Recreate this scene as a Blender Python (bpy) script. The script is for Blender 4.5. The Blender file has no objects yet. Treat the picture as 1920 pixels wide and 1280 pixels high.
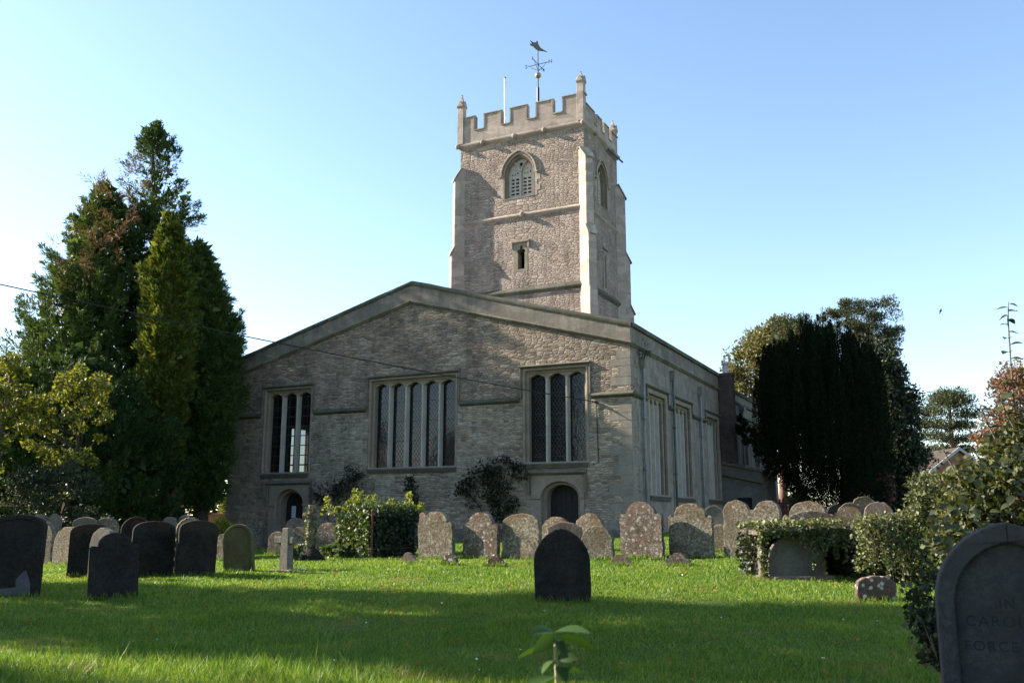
import bpy, bmesh, math, random
import numpy as np
from mathutils import Vector, Matrix
from mathutils.geometry import tessellate_polygon

random.seed(7)
rng = np.random.default_rng(11)
R = math.radians
SC = bpy.context.scene
COL = SC.collection

# ------------------------------------------------------------------ camera
FPX, HOR, EYE = 1690.0, 328.0, 1.4          # focal length (px of the 1920 px photo), horizon drop, eye height
PITCH = math.atan(HOR / FPX)
cd = bpy.data.cameras.new('camera')
cam = bpy.data.objects.new('camera', cd)
COL.objects.link(cam)
cam.location = (0, 0, EYE)
cam.rotation_euler = (R(90) + PITCH, 0, 0)
cd.sensor_width = 36
cd.lens = 36 * FPX / 1920
cd.clip_start = 0.1
cd.clip_end = 3000
cd.dof.use_dof = True
cd.dof.focus_distance = 30
cd.dof.aperture_fstop = 6.3
SC.camera = cam

# ------------------------------------------------------------------ sky, sun, exposure
SUN_AZ = R(180 - 16)       # direction towards the sun, measured from +X anticlockwise: from the left, a little behind
SUN_EL = R(27)
w = bpy.data.worlds.new('World')
SC.world = w
w.use_nodes = True
wn = w.node_tree.nodes
wl = w.node_tree.links
bg = wn['Background']
sky = wn.new('ShaderNodeTexSky')
sky.sky_type = 'NISHITA'
sky.sun_disc = False
sky.sun_elevation = SUN_EL
sky.sun_rotation = R(90) - SUN_AZ
sky.altitude = 50
sky.air_density = 1.0
sky.dust_density = 0.35
sky.ozone_density = 1.4
wl.new(sky.outputs[0], bg.inputs[0])
bg.inputs[1].default_value = 0.1
ld = bpy.data.lights.new('sun', 'SUN')
ld.energy = 5.0
ld.angle = R(0.55)
ld.color = (1.0, 0.89, 0.73)
sun = bpy.data.objects.new('sun', ld)
COL.objects.link(sun)
sdir = Vector((math.cos(SUN_AZ) * math.cos(SUN_EL), math.sin(SUN_AZ) * math.cos(SUN_EL), math.sin(SUN_EL)))
sun.rotation_euler = sdir.to_track_quat('Z', 'Y').to_euler()
sun.location = sdir * 60
SC.view_settings.view_transform = 'Standard'
SC.view_settings.look = 'None'
SC.view_settings.exposure = 1.72
SC.view_settings.gamma = 1
SC.view_settings.use_curve_mapping = False

# ------------------------------------------------------------------ where things stand
def ab(px, py):
    v = (640 - py) / FPX
    fw = math.cos(PITCH) - v * math.sin(PITCH)
    return (px - 960) / FPX / fw, (math.sin(PITCH) + v * math.cos(PITCH)) / fw

def at(px, py, Y):
    a, b = ab(px, py)
    return Vector((a * Y, Y, EYE + b * Y))

_gy = [-60, 7, 10, 13, 16, 19.5, 25, 33, 700]
_gz = [0, 0, .08, .22, .36, .48, .52, .55, .55]
def ground(X, Y):
    X = np.asarray(X, float); Y = np.asarray(Y, float)
    base = np.interp(Y, _gy, _gz)
    lat = np.clip((Y - 8) / 20, 0, 1) * .038
    far = np.clip(1 - (Y - 60) / 40, 0, 1)
    bump = .025 * np.sin(X * 1.3 + .4 * Y) * np.sin(Y * .9 - .5 * X) + .012 * np.sin(X * 3.1) * np.sin(Y * 2.7 + 1)
    return base + lat * np.clip(X, -20, 20) * far + bump * np.clip((Y - 3) / 5, 0, 1)

def G(X, Y): return float(ground(X, Y))

def gp(px, py):
    a, b = ab(px, py)
    Ys = np.arange(3.0, 70, .02)
    d = (EYE + b * Ys) - ground(a * Ys, Ys)
    k = int(np.argmax(d < 0)) if (d < 0).any() else len(Ys) - 1
    Y = float(Ys[k])
    return Vector((a * Y, Y, G(a * Y, Y)))

YAW = -R(26)                                  # the church's axis
KX, KY = 4.2567, 32.0                         # its near corner
_c, _s = math.cos(YAW), math.sin(YAW)
def church_to_world(x, y): return KX + _c * x - _s * y, KY + _s * x + _c * y

# ------------------------------------------------------------------ object helpers
def link(o, parent=None):
    COL.objects.link(o)
    if parent is not None: o.parent = parent
    return o

def tag(o, label=None, cat=None, group=None, kind=None):
    if label: o['label'] = label
    if cat: o['category'] = cat
    if group: o['group'] = group
    if kind: o['kind'] = kind
    return o

def empty(name, loc, label=None, cat=None, group=None, rz=0):
    o = bpy.data.objects.new(name, None)
    o.empty_display_size = .2
    link(o)
    o.location = loc
    o.rotation_euler = (0, 0, rz)
    return tag(o, label, cat, group)

class MB:
    """collects shapes for ONE mesh object"""
    def __init__(s): s.v = []; s.f = []
    def add(s, vs, fs):
        k = len(s.v)
        s.v += [tuple(p) for p in vs]
        s.f += [tuple(i + k for i in f) for f in fs]
    def box(s, x0, x1, y0, y1, z0, z1):
        s.add([(x0, y0, z0), (x1, y0, z0), (x1, y1, z0), (x0, y1, z0), (x0, y0, z1), (x1, y0, z1), (x1, y1, z1), (x0, y1, z1)],
              [(0, 3, 2, 1), (4, 5, 6, 7), (0, 1, 5, 4), (1, 2, 6, 5), (2, 3, 7, 6), (3, 0, 4, 7)])
    def ubox(s, M, u0, u1, z0, z1, d0, d1):
        s.add([M(u, z, d) for (u, z, d) in ((u0, z0, d0), (u1, z0, d0), (u1, z0, d1), (u0, z0, d1), (u0, z1, d0), (u1, z1, d0), (u1, z1, d1), (u0, z1, d1))],
              [(0, 3, 2, 1), (4, 5, 6, 7), (0, 1, 5, 4), (1, 2, 6, 5), (2, 3, 7, 6), (3, 0, 4, 7)])
    def plate(s, M, outline, holes, d0, d1):
        """a slab with holes: outline and holes in (u, z), front at d1, back at d0"""
        loops = [outline] + list(holes)
        pts = [p for lp in loops for p in lp]
        tris = tessellate_polygon([[Vector((p[0], p[1], 0)) for p in lp] for lp in loops])
        n = len(pts)
        vs = [M(p[0], p[1], d1) for p in pts] + [M(p[0], p[1], d0) for p in pts]
        fs = [tuple(t) for t in tris] + [tuple(i + n for i in reversed(t)) for t in tris]
        k = 0
        for lp in loops:
            m = len(lp)
            for i in range(m):
                j = (i + 1) % m
                fs.append((k + i, k + j, n + k + j, n + k + i))
            k += m
        s.add(vs, fs)
    def loft(s, rings, cap=True, closed=True):
        n = len(rings[0]); k = len(s.v)
        for r in rings: s.v += [tuple(p) for p in r]
        for a in range(len(rings) - 1):
            for i in range(n if closed else n - 1):
                j = (i + 1) % n
                s.f.append((k + a * n + i, k + a * n + j, k + (a + 1) * n + j, k + (a + 1) * n + i))
        if cap and closed:
            s.f.append(tuple(k + i for i in reversed(range(n))))
            s.f.append(tuple(k + (len(rings) - 1) * n + i for i in range(n)))
    def tube(s, pts, rad, n=8):
        pts = [Vector(p) for p in pts]
        if not hasattr(rad, '__len__'): rad = [rad] * len(pts)
        rings = []
        for i, p in enumerate(pts):
            d = (pts[min(i + 1, len(pts) - 1)] - pts[max(i - 1, 0)]).normalized()
            a = Vector((0, 0, 1)) if abs(d.z) < .9 else Vector((1, 0, 0))
            x = d.cross(a).normalized(); y = d.cross(x).normalized()
            rings.append([p + (x * math.cos(t) + y * math.sin(t)) * rad[i] for t in [2 * math.pi * k / n for k in range(n)]])
        s.loft(rings)
    def lathe(s, c, prof, n=14):
        c = Vector(c)
        s.loft([[c + Vector((r * math.cos(t), r * math.sin(t), z)) for t in [2 * math.pi * k / n for k in range(n)]] for r, z in prof])
    def build(s, name, mat, parent=None, smooth=False, bevel=0, segs=1):
        me = bpy.data.meshes.new(name)
        me.from_pydata(s.v, [], s.f)
        bm = bmesh.new(); bm.from_mesh(me)
        bmesh.ops.recalc_face_normals(bm, faces=bm.faces)
        bm.to_mesh(me); bm.free()
        me.materials.append(mat)
        if smooth:
            me.polygons.foreach_set('use_smooth', [True] * len(me.polygons))
        o = link(bpy.data.objects.new(name, me), parent)
        if bevel:
            b = o.modifiers.new('bevel', 'BEVEL')
            b.width = bevel; b.segments = segs; b.limit_method = 'ANGLE'; b.angle_limit = R(40)
        return o

def raw_mesh(name, V, k, mat, parent=None):
    """V (N*k,3): N separate faces of k corners each"""
    me = bpy.data.meshes.new(name)
    n = len(V) // k
    me.vertices.add(n * k)
    me.vertices.foreach_set('co', np.ascontiguousarray(V, dtype=np.float32).ravel())
    me.loops.add(n * k)
    me.loops.foreach_set('vertex_index', np.arange(n * k, dtype=np.int32))
    me.polygons.add(n)
    me.polygons.foreach_set('loop_start', np.arange(0, n * k, k, dtype=np.int32))
    me.polygons.foreach_set('loop_total', np.full(n, k, dtype=np.int32))
    me.update(calc_edges=True)
    me.materials.append(mat)
    return link(bpy.data.objects.new(name, me), parent)

def unit(a): return a / np.maximum(np.linalg.norm(a, axis=-1, keepdims=True), 1e-9)

def leaf_verts(P, D, size, ratio=.45, curl=.15):
    """kite shaped leaves: P base points, D long axes"""
    n = len(P)
    D = unit(D)
    S = unit(np.cross(D, rng.normal(size=(n, 3))))
    N = np.cross(D, S)
    L = np.broadcast_to(np.asarray(size, float), (n,))[:, None] * rng.uniform(.45, 1.5, (n, 1))
    W = L * ratio * .5
    mid = P + D * L * .45 + N * L * curl * .5
    V = np.stack([P, mid + S * W, P + D * L - N * L * curl * .3, mid - S * W], 1)
    return V.reshape(-1, 3)

# ------------------------------------------------------------------ materials
class NT:
    def __init__(s, name):
        s.m = bpy.data.materials.new(name); s.m.use_nodes = True
        s.t = s.m.node_tree; s.n = s.t.nodes; s.b = s.n['Principled BSDF']; s.out = s.n['Material Output']
        s.b.inputs['Roughness'].default_value = .9
        s.b.inputs['Specular IOR Level'].default_value = .25
    def put(s, sock, v):
        if hasattr(v, 'is_output'): s.t.links.new(v, sock)
        else: sock.default_value = v
    def node(s, kind, out=0, props=None, **ins):
        n = s.n.new(kind)
        for k, v in (props or {}).items(): setattr(n, k, v)
        for k, v in ins.items():
            s.put(n.inputs[int(k[1:])] if k[0] == 'i' and k[1:].isdigit() else n.inputs[k], v)
        return n.outputs[out]
    def coord(s, which='Object'): return s.node('ShaderNodeTexCoord', which)
    def math(s, op, a, b=0.0, clamp=False):
        return s.node('ShaderNodeMath', 0, {'operation': op, 'use_clamp': clamp}, i0=a, i1=b)
    def vmath(s, op, a, b): return s.node('ShaderNodeVectorMath', 0, {'operation': op}, i0=a, i1=b)
    def noise(s, vec, scale, detail=4, rough=.6, out=0, dist=0.0):
        return s.node('ShaderNodeTexNoise', out, None, Vector=vec, Scale=scale, Detail=detail, Roughness=rough, Distortion=dist)
    def ramp(s, fac, stops, interp='LINEAR'):
        n = s.n.new('ShaderNodeValToRGB'); cr = n.color_ramp; cr.interpolation = interp
        while len(cr.elements) < len(stops): cr.elements.new(.5)
        for e, (p, c) in zip(cr.elements, stops):
            e.position = p; e.color = (c, c, c, 1) if not hasattr(c, '__len__') else tuple(c) + (1,)
        s.put(n.inputs[0], fac); return n.outputs[0]
    def mix(s, f, a, b, mode='MIX'):
        n = s.n.new('ShaderNodeMix'); n.data_type = 'RGBA'; n.blend_type = mode
        s.put(n.inputs[0], f)
        for sock, v in ((n.inputs[6], a), (n.inputs[7], b)):
            s.put(sock, v if hasattr(v, 'is_output') else tuple(v) + (1,))
        return n.outputs[2]
    def sep(s, vec):
        n = s.n.new('ShaderNodeSeparateXYZ'); s.put(n.inputs[0], vec); return n.outputs
    def comb(s, x, y, z=0.0):
        return s.node('ShaderNodeCombineXYZ', 0, None, i0=x, i1=y, i2=z)
    def bump(s, h, strength=.5, dist=.02, normal=None):
        n = s.n.new('ShaderNodeBump'); n.inputs['Strength'].default_value = strength; n.inputs['Distance'].default_value = dist
        s.put(n.inputs['Height'], h)
        if normal is not None: s.put(n.inputs['Normal'], normal)
        return n.outputs[0]
    def fin(s, col, normal=None, rough=None):
        s.put(s.b.inputs['Base Color'], col if hasattr(col, 'is_output') else tuple(col) + (1,))
        if normal is not None: s.put(s.b.inputs['Normal'], normal)
        if rough is not None: s.put(s.b.inputs['Roughness'], rough)
        return s.m
    def rand(s): return s.n.new('ShaderNodeObjectInfo').outputs['Random']

def rubble(name, w, h, stops, mortar, ucoef=(1, 1), strength=.8, dist=.05, zsplit=None, low=None, tone=(.8, 1.15), mw=.05, rnd=.85):
    """irregular coursed stone laid out in metres along the wall"""
    s = NT(name)
    o = s.coord()
    x, y, z = s.sep(o)
    u = s.math('ADD', s.math('MULTIPLY', x, ucoef[0]), s.math('MULTIPLY', y, ucoef[1]))
    wob = s.noise(o, 1.2, 3, .6)
    z2 = s.math('ADD', z, s.math('MULTIPLY', s.math('SUBTRACT', wob, .5), .10))
    wob2 = s.noise(o, 5.0, 2, .5)
    bigs = s.math('GREATER_THAN', s.noise(s.comb(u, s.math('MULTIPLY', z, 1.6)), .55, 3, .6), .54)
    fs = s.math('SUBTRACT', 1.0, s.math('MULTIPLY', bigs, .38))
    u2 = s.math('ADD', u, s.math('MULTIPLY', s.math('SUBTRACT', wob2, .5), .12))
    vec = s.comb(s.math('MULTIPLY', s.math('DIVIDE', u2, w), fs), s.math('MULTIPLY', s.math('DIVIDE', z2, h), fs))
    vp = {'voronoi_dimensions': '2D', 'feature': 'F1'}
    cellc = s.node('ShaderNodeTexVoronoi', 1, vp, Vector=vec, Scale=1.0, Randomness=rnd)
    edge = s.node('ShaderNodeTexVoronoi', 0, {'voronoi_dimensions': '2D', 'feature': 'DISTANCE_TO_EDGE'}, Vector=vec, Scale=1.0, Randomness=rnd)
    cr, cg, cb = s.sep(cellc)
    col = s.ramp(cr, stops)
    if zsplit is not None:
        hard = s.math('GREATER_THAN', z, zsplit)
        col = s.mix(hard, s.ramp(cr, low), col)
    fine = s.noise(o, 22, 5, .7)
    big = s.noise(o, .55, 4, .6)
    col = s.mix(.8, col, s.ramp(fine, [(.2, .62), (.5, 1.0), (.8, 1.3)]), 'MULTIPLY')
    col = s.mix(1.0, col, s.ramp(big, [(.3, tone[0]), (.7, tone[1])]), 'MULTIPLY')
    if zsplit is not None: mortar = s.mix(hard, (.27, .24, .195), mortar)
    m = s.ramp(edge, [(0, 1.0), (mw, .6), (mw * 2.2, 0.0)])
    col = s.mix(s.math('MULTIPLY', m, .55), col, mortar)
    damp = s.noise(s.comb(s.math('MULTIPLY', u, .9), s.math('MULTIPLY', z, .45)), 1.3, 6, .7)
    col = s.mix(1.0, col, s.ramp(damp, [(.3, .6), (.5, 1.02), (.7, 1.3)]), 'MULTIPLY')
    # pale lichen flecks
    li = s.ramp(s.noise(o, 9, 6, .75), [(.62, 0.0), (.68, 1.0)])
    col = s.mix(s.math('MULTIPLY', li, .4), col, (.36, .35, .32))
    eh = s.ramp(edge, [(0, 0.0), (mw * 2.5, .75), (.4, 1.0)])
    rough_ = s.noise(o, 9, 6, .75)
    hgt = s.math('ADD', s.math('MULTIPLY', eh, s.math('ADD', .35, s.math('MULTIPLY', cg, .8))), s.math('ADD', s.math('MULTIPLY', fine, .5), s.math('MULTIPLY', rough_, .8)))
    return s.fin(col, s.bump(hgt, strength, dist), .95)

def dressed(name, c0, c1, scale=1.4, moss=None, mossamt=.5, joints=0.0, strength=.35, streak=0.0, vj=0.0):
    s = NT(name)
    o = s.coord()
    x, y, z = s.sep(o)
    n1 = s.noise(o, scale, 6, .65)
    n2 = s.noise(o, 26, 5, .7)
    col = s.mix(s.ramp(n1, [(.3, 0.0), (.7, 1.0)]), c0, c1)
    col = s.mix(.7, col, s.ramp(n2, [(.25, .6), (.5, 1.0), (.75, 1.3)]), 'MULTIPLY')
    if joints:
        u = s.math('ADD', x, y)
        br = s.node('ShaderNodeTexBrick', 1, {'offset': .5}, Vector=s.comb(u, z), Scale=1.0, **{'Mortar Size': .008, 'Brick Width': joints * 2, 'Row Height': joints, 'Mortar Smooth': .3})
        col = s.mix(s.math('MULTIPLY', br, .5), col, (.12, .11, .095))
        cell = s.node('ShaderNodeTexVoronoi', 1, {'voronoi_dimensions': '2D'}, Vector=s.comb(s.math('DIVIDE', u, joints * 2.4), s.math('DIVIDE', z, joints * 1.2)), Scale=1.0)
        cr, _, _ = s.sep(cell)
        col = s.mix(1.0, col, s.ramp(cr, [(0, .78), (1, 1.18)]), 'MULTIPLY')
    if vj:
        jv = s.math('ADD', s.math('DIVIDE', s.math('ADD', x, y), vj), s.math('MULTIPLY', n1, .0))
        blk = s.node('ShaderNodeTexWhiteNoise', 0, {'noise_dimensions': '1D'}, W=s.math('FLOOR', jv))
        col = s.mix(1.0, col, s.ramp(blk, [(0, .72), (1, 1.25)]), 'MULTIPLY')
        col = s.mix(s.math('MULTIPLY', s.math('LESS_THAN', s.math('FRACT', jv), .025 / vj), .75), col, (.04, .036, .03))
    if streak:
        st = s.noise(s.comb(s.math('MULTIPLY', s.math('ADD', x, y), 2.2), s.math('MULTIPLY', z, .35)), 1.6, 5, .7)
        col = s.mix(s.math('MULTIPLY', s.ramp(st, [(.45, 0.0), (.72, 1.0)]), streak), col, (.07, .065, .055))
    if moss:
        mm = s.ramp(s.noise(o, 3.4, 7, .72), [(.5 - .15 * mossamt, 0.0), (.62, 1.0)])
        col = s.mix(s.math('MULTIPLY', mm, mossamt), col, moss)
    return s.fin(col, s.bump(s.math('ADD', n2, s.math('MULTIPLY', n1, .7)), strength, .03), .92)

def lichened(name, base, c2, pale, amt, spot=0.0, strength=.6, orange=.25, rough=.92):
    """weathered gravestone: blotches, crusty lichen, orange algae at the top"""
    s = NT(name)
    o = s.vmath('ADD', s.coord(), s.vmath('MULTIPLY', s.comb(s.rand(), s.rand(), s.rand()), (37.0, 19.0, 53.0)))
    n1 = s.noise(o, 2.2, 5, .65)
    n2 = s.noise(o, 24, 5, .8)
    n3 = s.noise(o, 5.5, 7, .8)
    col = s.mix(s.ramp(n1, [(.35, 0.0), (.65, 1.0)]), base, c2)
    gz = s.sep(s.coord('Generated'))[2]
    topz = s.ramp(s.math('ADD', gz, s.math('MULTIPLY', s.math('SUBTRACT', n3, .5), .5)), [(.8, 0.0), (.96, 1.0)])
    col = s.mix(s.math('MULTIPLY', s.math('MAXIMUM', s.ramp(s.noise(o, 4.0, 6, .7), [(.52, 0.0), (.66, 1.0)]), topz), orange), col, (.22, .115, .06))
    spk = s.ramp(n2, [(.47, 0.0), (.55, 1.0)])
    patch = s.ramp(s.math('ADD', s.math('MULTIPLY', s.noise(o, 2.6, 4, .6), .6), s.math('MULTIPLY', n3, .4)), [(.46 - .06 * (amt - .5), 0.0), (.53, 1.0)])
    cr = s.math('MULTIPLY', s.math('ADD', s.math('MULTIPLY', spk, .8), .2), s.math('ADD', s.math('MULTIPLY', patch, .8), .2))
    col = s.mix(s.math('MULTIPLY', cr, amt), col, pale)
    dk = s.ramp(s.noise(o, 17, 6, .85), [(.46, 0.0), (.56, 1.0)])
    col = s.mix(s.math('MULTIPLY', dk, .85 * amt), col, (.05, .045, .035))
    if spot:
        d = s.node('ShaderNodeTexVoronoi', 0, {'feature': 'F1'}, Vector=s.vmath('ADD', o, s.vmath('MULTIPLY', s.noise(o, 18, 3, .6, out=1), (.05, .05, .05))), Scale=9.0)
        sp = s.ramp(d, [(.2, 1.0), (.3, 0.0)])
        col = s.mix(s.math('MULTIPLY', sp, spot), col, (.55, .52, .47))
    hgt = s.math('ADD', s.math('MULTIPLY', n2, .7), s.math('ADD', n3, s.math('MULTIPLY', cr, .3)))
    s.b.inputs['Specular IOR Level'].default_value = .12
    return s.fin(col, s.bump(hgt, strength, .02), rough)

def foliage(name, stops, trans=.35, gloss=.3, patch=None, patchz=None, scale=.5):
    """leaves: colour varies from leaf to leaf and from bough to bough; some light passes through"""
    s = NT(name)
    geo = s.n.new('ShaderNodeNewGeometry')
    o = s.coord()
    f = s.math('ADD', s.math('MULTIPLY', geo.outputs['Random Per Island'], .55), s.math('MULTIPLY', s.noise(o, scale, 3, .6), .45))
    col = s.ramp(f, stops)
    if patch:
        mk = s.ramp(s.noise(o, patch[1], 4, .6), [(patch[2], 0.0), (patch[2] + .06, 1.0)])
        col = s.mix(s.math('MULTIPLY', mk, patch[3]), col, patch[0])
    s.fin(col, None, .55)
    s.b.inputs['Specular IOR Level'].default_value = gloss
    tr = s.n.new('ShaderNodeBsdfTranslucent')
    s.put(tr.inputs[0], s.mix(1.0, col, (1.25, 1.2, .55), 'MULTIPLY'))
    mx = s.n.new('ShaderNodeMixShader'); mx.inputs[0].default_value = trans
    s.t.links.new(s.b.outputs[0], mx.inputs[1]); s.t.links.new(tr.outputs[0], mx.inputs[2])
    s.t.links.new(mx.outputs[0], s.out.inputs[0])
    return s.m

def plain(name, c, rough=.6, metal=0.0, var=.25, scale=8, spec=.3):
    s = NT(name)
    n = s.noise(s.coord(), scale, 5, .65)
    col = s.mix(1.0, c, s.ramp(n, [(.3, 1 - var), (.7, 1 + var)]), 'MULTIPLY')
    s.b.inputs['Metallic'].default_value = metal
    s.b.inputs['Specular IOR Level'].default_value = spec
    return s.fin(col, s.bump(n, .15, .01), rough)

M = {}
BROWNS = [(0, (.17, .13, .102)), (.25, (.228, .177, .138)), (.5, (.265, .208, .16)), (.72, (.302, .241, .185)), (.88, (.355, .295, .227)), (1, (.305, .225, .143))]
CREAMS = [(0, (.19, .152, .115)), (.2, (.26, .213, .16)), (.55, (.322, .272, .203)), (.8, (.385, .332, .257)), (1, (.32, .245, .158))]
M['east'] = rubble('rubble_stone_front', .23, .085, BROWNS, (.15, .128, .108), zsplit=5.73, low=CREAMS, tone=(.74, 1.14), strength=.9, dist=.055, rnd=.72)
M['side'] = dressed('weathered_render', (.165, .126, .108), (.275, .235, .198), 1.5, (.30, .275, .235), .45, .34, .6, .75)
M['tower'] = rubble('rubble_stone_tower', .25, .105, [(0, (.30, .232, .195)), (.3, (.345, .272, .23)), (.6, (.375, .303, .255)), (.85, (.41, .345, .29)), (1, (.395, .295, .22))], (.29, .23, .198), strength=1.0, dist=.1, mw=.045, tone=(.84, 1.12), rnd=.75)
M['ashlar'] = dressed('buttress_ashlar', (.30, .24, .20), (.40, .335, .285), 1.6, None, 0, .3, .4)
M['parapet'] = dressed('parapet_ashlar', (.175, .145, .117), (.275, .236, .192), 1.1, (.12, .115, .098), .7, .42, .6, .7)
M['tparapet'] = dressed('tower_parapet_ashlar', (.30, .24, .205), (.39, .328, .28), 1.4, (.25, .205, .175), .4, .36, .4, .3)
M['coping'] = dressed('mossy_coping', (.07, .066, .055), (.15, .14, .115), 2.5, (.07, .078, .035), .6, 0, .9, .4, .85)
M['tcoping'] = dressed('weathered_coping', (.33, .265, .21), (.43, .36, .29), 2.5, (.21, .165, .115), .5, 0, .6, .4, .75)
M['string'] = dressed('string_course_stone', (.17, .155, .125), (.26, .235, .19), 2.0, (.10, .09, .055), .5, 0, .6, .5, .95)
M['dark_string'] = dressed('sooty_string_stone', (.05, .047, .04), (.12, .11, .09), 2.5, (.10, .105, .05), .5, 0, .5)
M['frame'] = dressed('dressed_stone', (.20, .163, .122), (.29, .243, .187), 2.2, (.14, .122, .098), .4, 0, .3)
M['mullion'] = dressed('mullion_stone', (.31, .285, .245), (.41, .38, .335), 2.2, None, 0, 0, .25)
M['louvre'] = dressed('louvre_stone', (.40, .355, .31), (.47, .425, .37), 3, None, 0, 0, .2)
M['quoin'] = dressed('quoin_stone', (.195, .17, .138), (.28, .25, .207), 1.2, (.15, .14, .12), .6, 0, .4, .5)
M['hood'] = dressed('hood_mould_stone', (.11, .098, .08), (.19, .168, .138), 2.2, (.07, .07, .045), .4, 0, .5)
M['lead_roof'] = plain('lead_sheet', (.16, .165, .17), .6, 0, .2, 2)
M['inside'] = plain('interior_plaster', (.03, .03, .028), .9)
M['door'] = plain('dark_oak', (.018, .017, .018), .7, 0, .3, 6)
M['iron'] = plain('black_iron', (.03, .03, .035), .5, .3)
M['pipe'] = plain('lead_pipe_paint', (.19, .225, .225), .6, 0, .25, 4)
M['pipe_dark'] = plain('mossy_iron_pipe', (.09, .115, .095), .7, 0, .4, 3)
M['paper'] = plain('notice_paper', (.55, .58, .65), .7, 0, .05)
M['gold'] = plain('tarnished_gilt', (.30, .22, .10), .45, .5, .3)
M['white_pole'] = plain('white_paint', (.75, .75, .76), .45)
M['barge'] = plain('weathered_white_board', (.36, .35, .34), .7)
M['wire'] = plain('black_cable', (.02, .02, .022), .6)
M['rust'] = plain('rusty_iron', (.14, .06, .035), .85, 0, .4, 12)
M['terracotta'] = plain('chimney_pot_clay', (.42, .36, .36), .8)
def brick(name, c1, c2, mort, bw=.225, bh=.075):
    s = NT(name)
    x, y, z = s.sep(s.coord())
    n = s.n.new('ShaderNodeTexBrick')
    s.put(n.inputs['Vector'], s.comb(s.math('ADD', x, y), z))
    for k, v in (('Color1', c1), ('Color2', c2), ('Mortar', mort)): n.inputs[k].default_value = tuple(v) + (1,)
    n.inputs['Scale'].default_value = 1; n.inputs['Brick Width'].default_value = bw; n.inputs['Row Height'].default_value = bh; n.inputs['Mortar Size'].default_value = .008
    col = s.mix(1.0, n.outputs[0], s.ramp(s.noise(s.coord(), 3, 5, .7), [(.3, .6), (.7, 1.3)]), 'MULTIPLY')
    return s.fin(col, s.bump(s.math('SUBTRACT', 1.0, n.outputs[1]), .5, .01), .9)
M['brick_dark'] = brick('sooty_brick', (.085, .055, .045), (.055, .042, .038), (.07, .06, .055))
M['brick_red'] = brick('red_brick', (.32, .12, .075), (.26, .1, .07), (.33, .27, .22))
M['roof_tile'] = brick('clay_roof_tile', (.065, .05, .042), (.05, .04, .035), (.04, .032, .027), .28, .16)
M['chancel'] = dressed('chancel_wall_stone', (.24, .218, .18), (.33, .305, .25), 1.2, None, 0, .36, .4, .4)
M['vestry'] = dressed('vestry_stone', (.09, .082, .074), (.145, .132, .116), 1.2, None, 0, .26, .4, .5)

def leaded(name, lattice=True):
    """dark church glass behind diamond leads"""
    s = NT(name)
    o = s.coord()
    x, y, z = s.sep(o)
    u = s.math('ADD', x, y)
    if lattice:
        p = s.math('ABSOLUTE', s.math('SUBTRACT', s.math('FRACT', s.math('DIVIDE', s.math('ADD', s.math('MULTIPLY', u, 1.5), z), .21)), .5))
        q = s.math('ABSOLUTE', s.math('SUBTRACT', s.math('FRACT', s.math('DIVIDE', s.math('SUBTRACT', s.math('MULTIPLY', u, 1.5), z), .21)), .5))
        lead = s.math('LESS_THAN', s.math('MINIMUM', p, q), .07)
    else:
        p = s.math('ABSOLUTE', s.math('SUBTRACT', s.math('FRACT', s.math('DIVIDE', z, .42)), .5))
        q = s.math('ABSOLUTE', s.math('SUBTRACT', s.math('FRACT', s.math('DIVIDE', u, .33)), .5))
        lead = s.math('LESS_THAN', s.math('MINIMUM', p, q), .05)
    bar = s.math('LESS_THAN', s.math('ABSOLUTE', s.math('SUBTRACT', s.math('FRACT', s.math('DIVIDE', z, .8)), .5)), .012)
    lead = s.math('MAXIMUM', lead, bar)
    pn = s.noise(s.vmath('MULTIPLY', o, (5.0, 5.0, 5.0)), 1.3, 2, .5)
    s.fin(s.mix(lead, (.004, .005, .008), (.02, .021, .024)), s.bump(pn, .12, .03), .12)
    s.put(s.b.inputs['Roughness'], s.ramp(lead, [(0, .1), (1, .6)]))
    s.b.inputs['Specular IOR Level'].default_value = .5
    tr = s.n.new('ShaderNodeBsdfTransparent'); tr.inputs[0].default_value = (.55, .6, .62, 1)
    mx = s.n.new('ShaderNodeMixShader')
    s.put(mx.inputs[0], s.math('MULTIPLY', s.math('SUBTRACT', 1.0, lead), .12 if lattice else .35))
    s.t.links.new(s.b.outputs[0], mx.inputs[1]); s.t.links.new(tr.outputs[0], mx.inputs[2])
    s.t.links.new(mx.outputs[0], s.out.inputs[0])
    return s.m
M['lattice'] = leaded('lattice_glass')
M['saddle'] = leaded('square_leaded_glass', False)

# gravestone stones
M['slate'] = lichened('slate_gravestone', (.008, .008, .009), (.018, .018, .017), (.05, .05, .045), .35, 0, .35, .05, .9)
M['dark'] = lichened('dark_gravestone', (.008, .0075, .007), (.017, .0155, .014), (.05, .047, .04), .3, 0, .4, .1)  # near-black base with faint paler blotches
M['lichen'] = lichened('lichened_sandstone', (.105, .08, .05), (.16, .13, .085), (.38, .36, .29), .9, 0, .9, .4)
M['ochre'] = lichened('ochre_lichened_stone', (.12, .082, .045), (.175, .13, .075), (.33, .305, .23), .75, .3, .8, .55)
M['brownstone'] = lichened('brown_pitted_stone', (.065, .043, .03), (.115, .077, .052), (.38, .345, .30), .75, .45, 1.0, .4)
M['spotted'] = lichened('red_stone_white_spots', (.07, .04, .03), (.10, .062, .046), (.22, .2, .175), .35, .8, .5, .3)
M['olive'] = lichened('algae_green_stone', (.065, .062, .025), (.115, .108, .045), (.16, .155, .075), .4, 0, .35, .1)
M['greystone'] = lichened('grey_smooth_stone', (.10, .097, .082), (.15, .143, .12), (.22, .21, .185), .4, 0, .35, .15)
M['pinkstone'] = lichened('pinkish_stone', (.15, .10, .078), (.2, .145, .112), (.28, .245, .21), .5, .2, .5, .3)
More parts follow.
